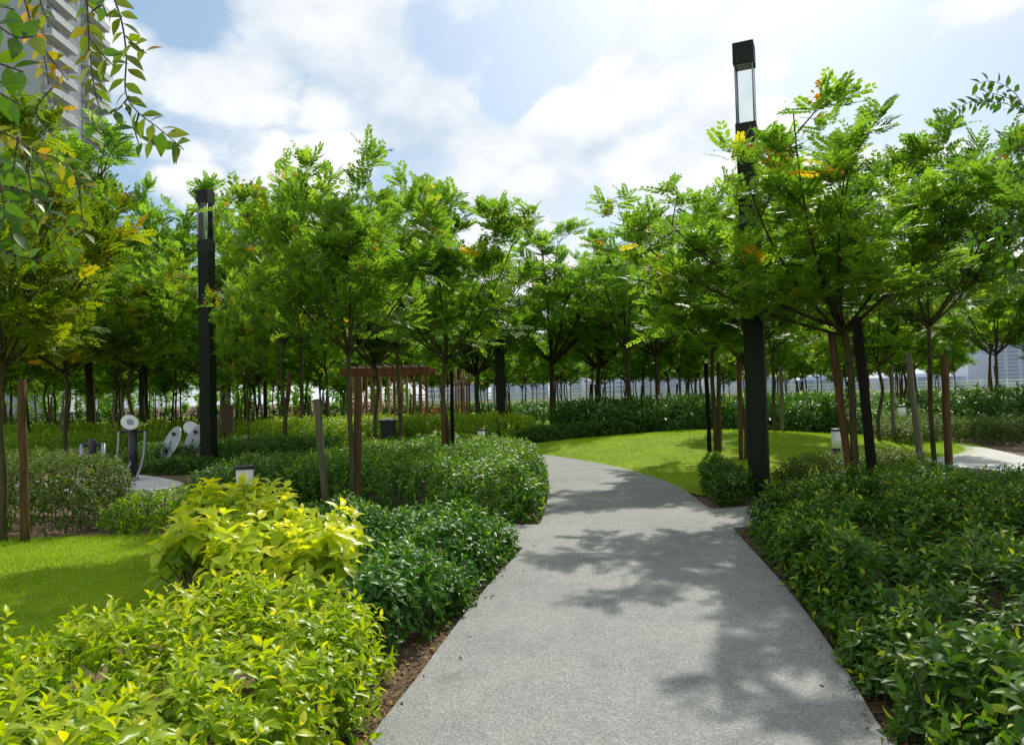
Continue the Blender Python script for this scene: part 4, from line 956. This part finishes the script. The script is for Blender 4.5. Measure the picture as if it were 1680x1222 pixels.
# apartment tower: a finned core and a balcony front that runs back into the picture
C0 = Vector((D(66, 100, 118).x, 118, 0)); u_ = Vector((-.02, 1.0, 0)).normalized(); nv = Vector((u_.y, -u_.x, 0)); LEN = 20.0; FH = 3.1; NF = 30
tw = empty('apartment_tower', C0); tag(tw, 'tall grey apartment tower with rows of balconies at the upper left', 'building')
pl = [Vector((0, 0, 0)), u_ * LEN, u_ * LEN - nv * 14, -nv * 14]
MB().prism([(v.x, v.y) for v in reversed(pl)], 0, NF * FH).build('wall', M['tower_wall'], tw)
Mu = Matrix((u_, -nv, Vector((0, 0, 1)))).transposed()     # local x along the front, local -y outwards
def on_front(mb): return mb
bal = MB(); par = MB(); win = MB(); wt = MB()
bal.box((0, 0, 0), (7.4, 1.5, .18), Mu)
par.box(Mu @ Vector((0, -.72, .58)), (7.4, .08, 1.0), Mu); par.box(Mu @ Vector((-3.66, 0, .58)), (.07, 1.36, 1.0), Mu); par.box(Mu @ Vector((3.66, 0, .58)), (.07, 1.36, 1.0), Mu)
win.box((0, 0, 0), (5.8, .10, 2.1), Mu); wt.box((0, 0, 0), (.9, .30, 1.3), Mu)
mbal, mpar, mwin, mwt = bal.mesh('balcony', M['tower_white']), par.mesh('parapet', M['tower_wall']), win.mesh('window', M['window_dark']), wt.mesh('window', M['window_dark'])
mmul = MB().box((0, 0, 0), (.25, .3, 2.9), Mu).mesh('mullion', M['tower_white'])
for f in range(9, NF):
    for cx in (4.4, 15.2):
        pz = u_ * cx + nv * .76 + Vector((0, 0, f * FH + .1)); b0 = link('balcony', mbal, tw, pz); link('parapet', mpar, b0)
        link('window', mwin, tw, u_ * cx + nv * .03 + Vector((0, 0, f * FH + 1.25)))
    for cx in (1.2, 7.6, 12.2, 18.4):
        link('mullion', mmul, tw, u_ * cx + nv * .10 + Vector((0, 0, f * FH + 1.25)))
    for cx in (9.8,): link('window', mwt, tw, u_ * cx + nv * .06 + Vector((0, 0, f * FH + 1.5)))
# finned core to the left
core = MB().box((-5.2, 6, NF * FH / 2 + 1), (10.2, 11, NF * FH + 2)).build('stair_core', M['tower_white'], tw)
fm_ = MB().box((0, 0, NF * FH / 2), (.35, .5, NF * FH)).mesh('fin', M['tower_white']); gm_ = MB().box((0, 0, NF * FH / 2), (.55, .12, NF * FH - 2)).mesh('window_strip', M['window_dark'])
for k in range(8): link('fin', fm_, tw, (-.6 - k * 1.25, .28, 0)); link('window_strip', gm_, tw, (-1.2 - k * 1.25, .46, 0))

# ------------------------------------------------------------------ branches of near trees that hang into the picture
def hanging_tree(name, label, trunk, twigs, mat, seed, leaf, limit, tint=.5, extra_branch=()):
    """trunk: points; twigs: (points, leaflets per pinnate leaf, leaf spacing, mean tint); every leaflet is a leaf"""
    rs = np.random.RandomState(seed); root = empty(name, trunk[0]); tag(root, label, 'tree'); O = Vector(trunk[0])
    MB().tube([Vector(p) - O for p in smooth_line(trunk, 5)], [.075 * (1 - .55 * i / (5 * (len(trunk) - 1))) for i in range(5 * (len(trunk) - 1) + 1)], 10).build('trunk', M['bark'], root)
    for eb in extra_branch:
        q = smooth_line(eb, 5); MB().tube([p - O for p in q], [.013 * (1 - .65 * i / (len(q) - 1)) for i in range(len(q))], 7).build('branch', M['bark'], root)
    loc, Rm, T = [], [], []
    for pts, gapl, tn, sz in twigs:
        q = smooth_line(pts, 8); tw_ = MB(); tw_.tube([p - O for p in q], [.0026 * (1 - .5 * i / (len(q) - 1)) * (leaf / .055) for i in range(len(q))], 5, False)
        tw_o = tw_.build('twig', M['twig'], root)
        acc = 0.0; side = 1
        for a, b_ in zip(q, q[1:]):
            acc += (b_ - a).length
            while acc > gapl:
                acc -= gapl; side = -side; tg = (b_ - a).normalized(); sd = tg.cross(Vector((0, -1, 0.1))).normalized()
                dr = (sd * side * rs.uniform(.7, 1.0) + tg * rs.uniform(.25, .7) + Vector((0, rs.normal(0, .35), -.18))).normalized()
                up = Vector((rs.normal(0, .35), -.75 + rs.normal(0, .3), .75))
                s_ = sz * leaf * rs.uniform(.75, 1.15); F3 = frames(np.array([dr]), np.array([up]), np.array([rs.normal(0, .4)]))[0] * s_
                loc.append(np.array(b_ - O + Vector((rs.normal(0, .004), 0, 0)))); Rm.append(F3); T.append(float(np.clip(tn + rs.normal(0, .09), 0, 1)))
    tv, tf = LEAF_NEAR; bins = {}
    for i in range(min(limit, len(loc))):
        bk = int(T[i] * 11.99)
        if bk not in bins: bins[bk] = raw_mesh('leaf', tv, tf, np.full(len(tv), (bk + .5) / 12), M[mat], True)
        o_ = bpy.data.objects.new('leaf', bins[bk]); C.objects.link(o_); o_.parent = root
        m4 = np.eye(4); m4[:3, :3] = Rm[i]; m4[:3, 3] = loc[i]; o_.matrix_basis = Matrix(m4.tolist())
    if len(loc) > limit:
        s_ = Soup(); s_.put(tv, tf, np.array(Rm[limit:]), np.array(loc[limit:]), np.array(T[limit:])); fo = link('foliage', s_.mesh('foliage', M[mat]), root); fo['kind'] = 'stuff'
    print(label, len(loc))
LEAF_NEAR = leaf_template(4, .50, .10, .25)
def line(px, y): return [D(a, b_, y + (c if c else 0)) for a, b_, c in px]
Y0 = 1.75
tw_list = [
    (line([(172, -40, 0), (198, 30, 0), (207, 90, .02), (206, 150, .02), (224, 182, 0), (262, 212, -.03), (302, 246, -.05)], Y0), .0175, .62, 1.0),
    (line([(207, 60, 0), (222, 75, -.03), (240, 88, -.05)], Y0), .02, .72, .9),
    (line([(212, 158, 0), (196, 178, -.02), (178, 186, -.04)], Y0), .018, .40, .9), (line([(228, 186, 0), (222, 214, .02), (228, 236, .03)], Y0), .018, .35, .9), (line([(250, 205, 0), (248, 228, 0), (262, 246, 0)], Y0), .018, .45, .9),
    (line([(140, -40, 0), (144, 20, 0), (146, 70, 0), (150, 110, 0), (158, 160, 0), (170, 190, 0)], Y0 + .05), .0125, .62, .95),
    (line([(146, 60, 0), (168, 90, 0), (190, 112, 0)], Y0), .016, .58, 1.0), (line([(150, 20, 0), (168, 10, 0), (176, 30, 0)], Y0), .017, .6, .9),
    (line([(30, -40, 0), (52, 40, 0), (72, 92, 0), (80, 140, 0)], Y0), .013, .86, .70), (line([(72, 80, 0), (95, 112, 0), (112, 132, 0)], Y0), .018, .76, .75),
    (line([(60, -40, 0), (68, 10, 0), (78, 30, 0)], Y0), .016, .60, 1.0),
    (line([(-40, 10, 0), (0, 45, 0), (30, 62, 0), (55, 60, 0)], 1.35), .016, .45, 1.0), (line([(-40, 90, 0), (0, 105, 0), (38, 118, 0)], 1.35), .014, .25, 1.0),
    (line([(-40, 120, 0), (-5, 150, 0), (30, 170, 0)], 1.3), .014, .25, 1.05), (line([(-50, 0, 0), (-10, 8, 0), (24, 16, 0)], 1.4), .018, .5, 1.0),
    (line([(-40, 200, 0), (20, 225, 0), (60, 250, 0), (95, 262, 0), (135, 300, 0), (150, 308, 0)], 1.9), .016, .78, .75),
    (line([(30, 225, 0), (22, 280, 0), (18, 340, 0), (20, 400, 0)], 1.7), .013, .30, 1.0), (line([(-30, 250, 0), (0, 300, 0), (8, 360, 0)], 1.6), .013, .35, 1.0),
    (line([(110, 250, 0), (128, 300, 0), (134, 350, 0), (140, 385, 0)], 2.0), .015, .52, .95), (line([(60, 250, 0), (80, 300, 0), (98, 330, 0)], 1.9), .015, .55, .9),
    (line([(90, 140, 0), (60, 180, 0), (80, 215, 0), (110, 235, 0)], 2.2), .017, .55, .7), (line([(150, 190, 0), (160, 215, 0), (178, 222, 0), (200, 236, 0)], 1.9), .015, .3, .9),
    (line([(-20, 330, 0), (40, 350, 0), (90, 380, 0), (120, 420, 0)], 2.1), .016, .50, .9), (line([(-20, 400, 0), (30, 420, 0), (70, 430, 0)], 2.0), .016, .45, .9),
    (line([(-30, 300, 0), (30, 310, 0), (70, 330, 0), (84, 360, 0)], 1.9), .015, .55, .9), (line([(40, 240, 0), (48, 290, 0), (56, 340, 0)], 1.8), .014, .40, 1.0)]
tk = [Vector((-2.35, 1.5, 0)), Vector((-2.3, 1.45, 1.4)), Vector((-2.2, 1.5, 2.5)), Vector((-2.0, 1.6, 3.1))]
br = [[tk[3], Vector((-1.7, 1.7, 3.2)), Vector((-1.2, 1.75, 2.95)), D(172, -40, Y0)], [tk[3], Vector((-1.6, 1.7, 3.0)), D(140, -40, Y0 + .05)], [tk[3], Vector((-1.7, 1.6, 2.85)), D(30, -40, Y0)], [tk[2], Vector((-1.8, 1.4, 2.55)), D(-40, 10, 1.35)], [tk[2], Vector((-1.9, 1.7, 2.3)), D(-40, 200, 1.9)]]
hanging_tree('overhanging_tree', 'near tree hanging green and yellow leaves over the upper left corner', tk, tw_list, 'near_leaf', 77, .052, 300, extra_branch=br)
# right: thin twigs with drooping leaflets against the sky
Yr = 7.6
rt = [(line([(1740, 260, 0), (1688, 190, 0), (1664, 152, 0), (1630, 134, 0), (1600, 138, 0)], Yr), .05, .30, 1.0), (line([(1690, 192, 0), (1655, 172, 0), (1625, 168, 0), (1600, 172, 0)], Yr), .035, .28, 1.0), (line([(1676, 172, 0), (1650, 160, 0), (1615, 150, 0)], Yr), .04, .3, 1.0),
      (line([(1625, 168, 0), (1600, 165, 0), (1570, 178, 0), (1545, 190, 0)], Yr + .2), .03, .3, 1.0), (line([(1740, 300, 0), (1690, 245, 0), (1655, 226, 0)], Yr), .12, .3, .8), (line([(1740, 320, 0), (1680, 255, 0), (1664, 210, 0)], Yr), .3, .3, .8),
      (line([(1740, 330, 0), (1690, 300, 0), (1668, 288, 0), (1655, 300, 0)], Yr), .035, .32, 1.0), (line([(1750, 420, 0), (1690, 390, 0), (1650, 362, 0), (1632, 352, 0)], Yr), .035, .32, 1.0), (line([(1650, 362, 0), (1640, 385, 0), (1632, 400, 0)], Yr), .03, .32, 1.0),
      (line([(1750, 380, 0), (1690, 372, 0), (1665, 378, 0), (1660, 400, 0)], Yr), .035, .36, 1.0), (line([(1760, 470, 0), (1700, 430, 0), (1650, 405, 0), (1590, 390, 0)], Yr), .04, .34, 1.0), (line([(1760, 520, 0), (1690, 470, 0), (1650, 440, 0)], Yr), .04, .36, 1.0)]
tk2 = [Vector((6.9, 7.2, 0)), Vector((6.85, 7.25, 1.5)), Vector((6.7, 7.4, 2.9)), Vector((6.6, 7.5, 3.7))]
br2 = [[tk2[3], Vector((6.4, 7.5, 4.1)), D(1740, 260, Yr)], [tk2[3], Vector((6.3, 7.5, 3.8)), D(1740, 330, Yr)], [tk2[2], Vector((6.2, 7.5, 3.3)), D(1750, 420, Yr)], [tk2[2], Vector((6.1, 7.5, 3.0)), D(1760, 500, Yr)]]
hanging_tree('overhanging_tree', 'tree at the right edge with sparse drooping leaves on thin bare twigs', tk2, rt, 'near_leaf', 78, .11, 300, extra_branch=br2)

# ------------------------------------------------------------------ dead leaves and crumbs of soil along the path edges
def litter():
    rs = np.random.RandomState(9); A = [(p.x, p.y) for p in le if 1.5 < p.y < 9.5]; B = [(p.x, p.y) for p in re_ if 1.5 < p.y < 10.2]; pts = []
    for L_, sg in ((A, -1), (B, 1)):
        for k in range(900):
            i = rs.randint(0, len(L_) - 1); u = rs.rand(); x = L_[i][0] * (1 - u) + L_[i + 1][0] * u; y = L_[i][1] * (1 - u) + L_[i + 1][1] * u
            off = abs(rs.normal(.05, .10)); on = rs.rand() < .03
            pts.append((x + sg * (-abs(rs.normal(0, .10)) if on else off), y, .052 if on else .012))
    loc = np.array(pts); k = len(loc); R = frames(rs.normal(0, 1, (k, 3)) * np.array([1, 1, .15]), np.tile(np.array([[0, 0, 1.0]]), (k, 1)), rs.normal(0, .4, k)) * rs.uniform(.015, .05, (k, 1, 1))
    so = Soup(); so.put(*LEAF_LO, R, loc, rs.rand(k)); o_ = link('leaf_litter', so.mesh('leaf_litter', M['dead_leaf'])); tag(o_, 'small dry fallen leaves along both edges of the path', 'leaves', kind='stuff')
M['dead_leaf'] = leafmat('dead_leaf', [(0, (.10, .055, .025)), (.6, (.24, .14, .06)), (1, (.42, .30, .10))], .1, .8, .2)
litter()
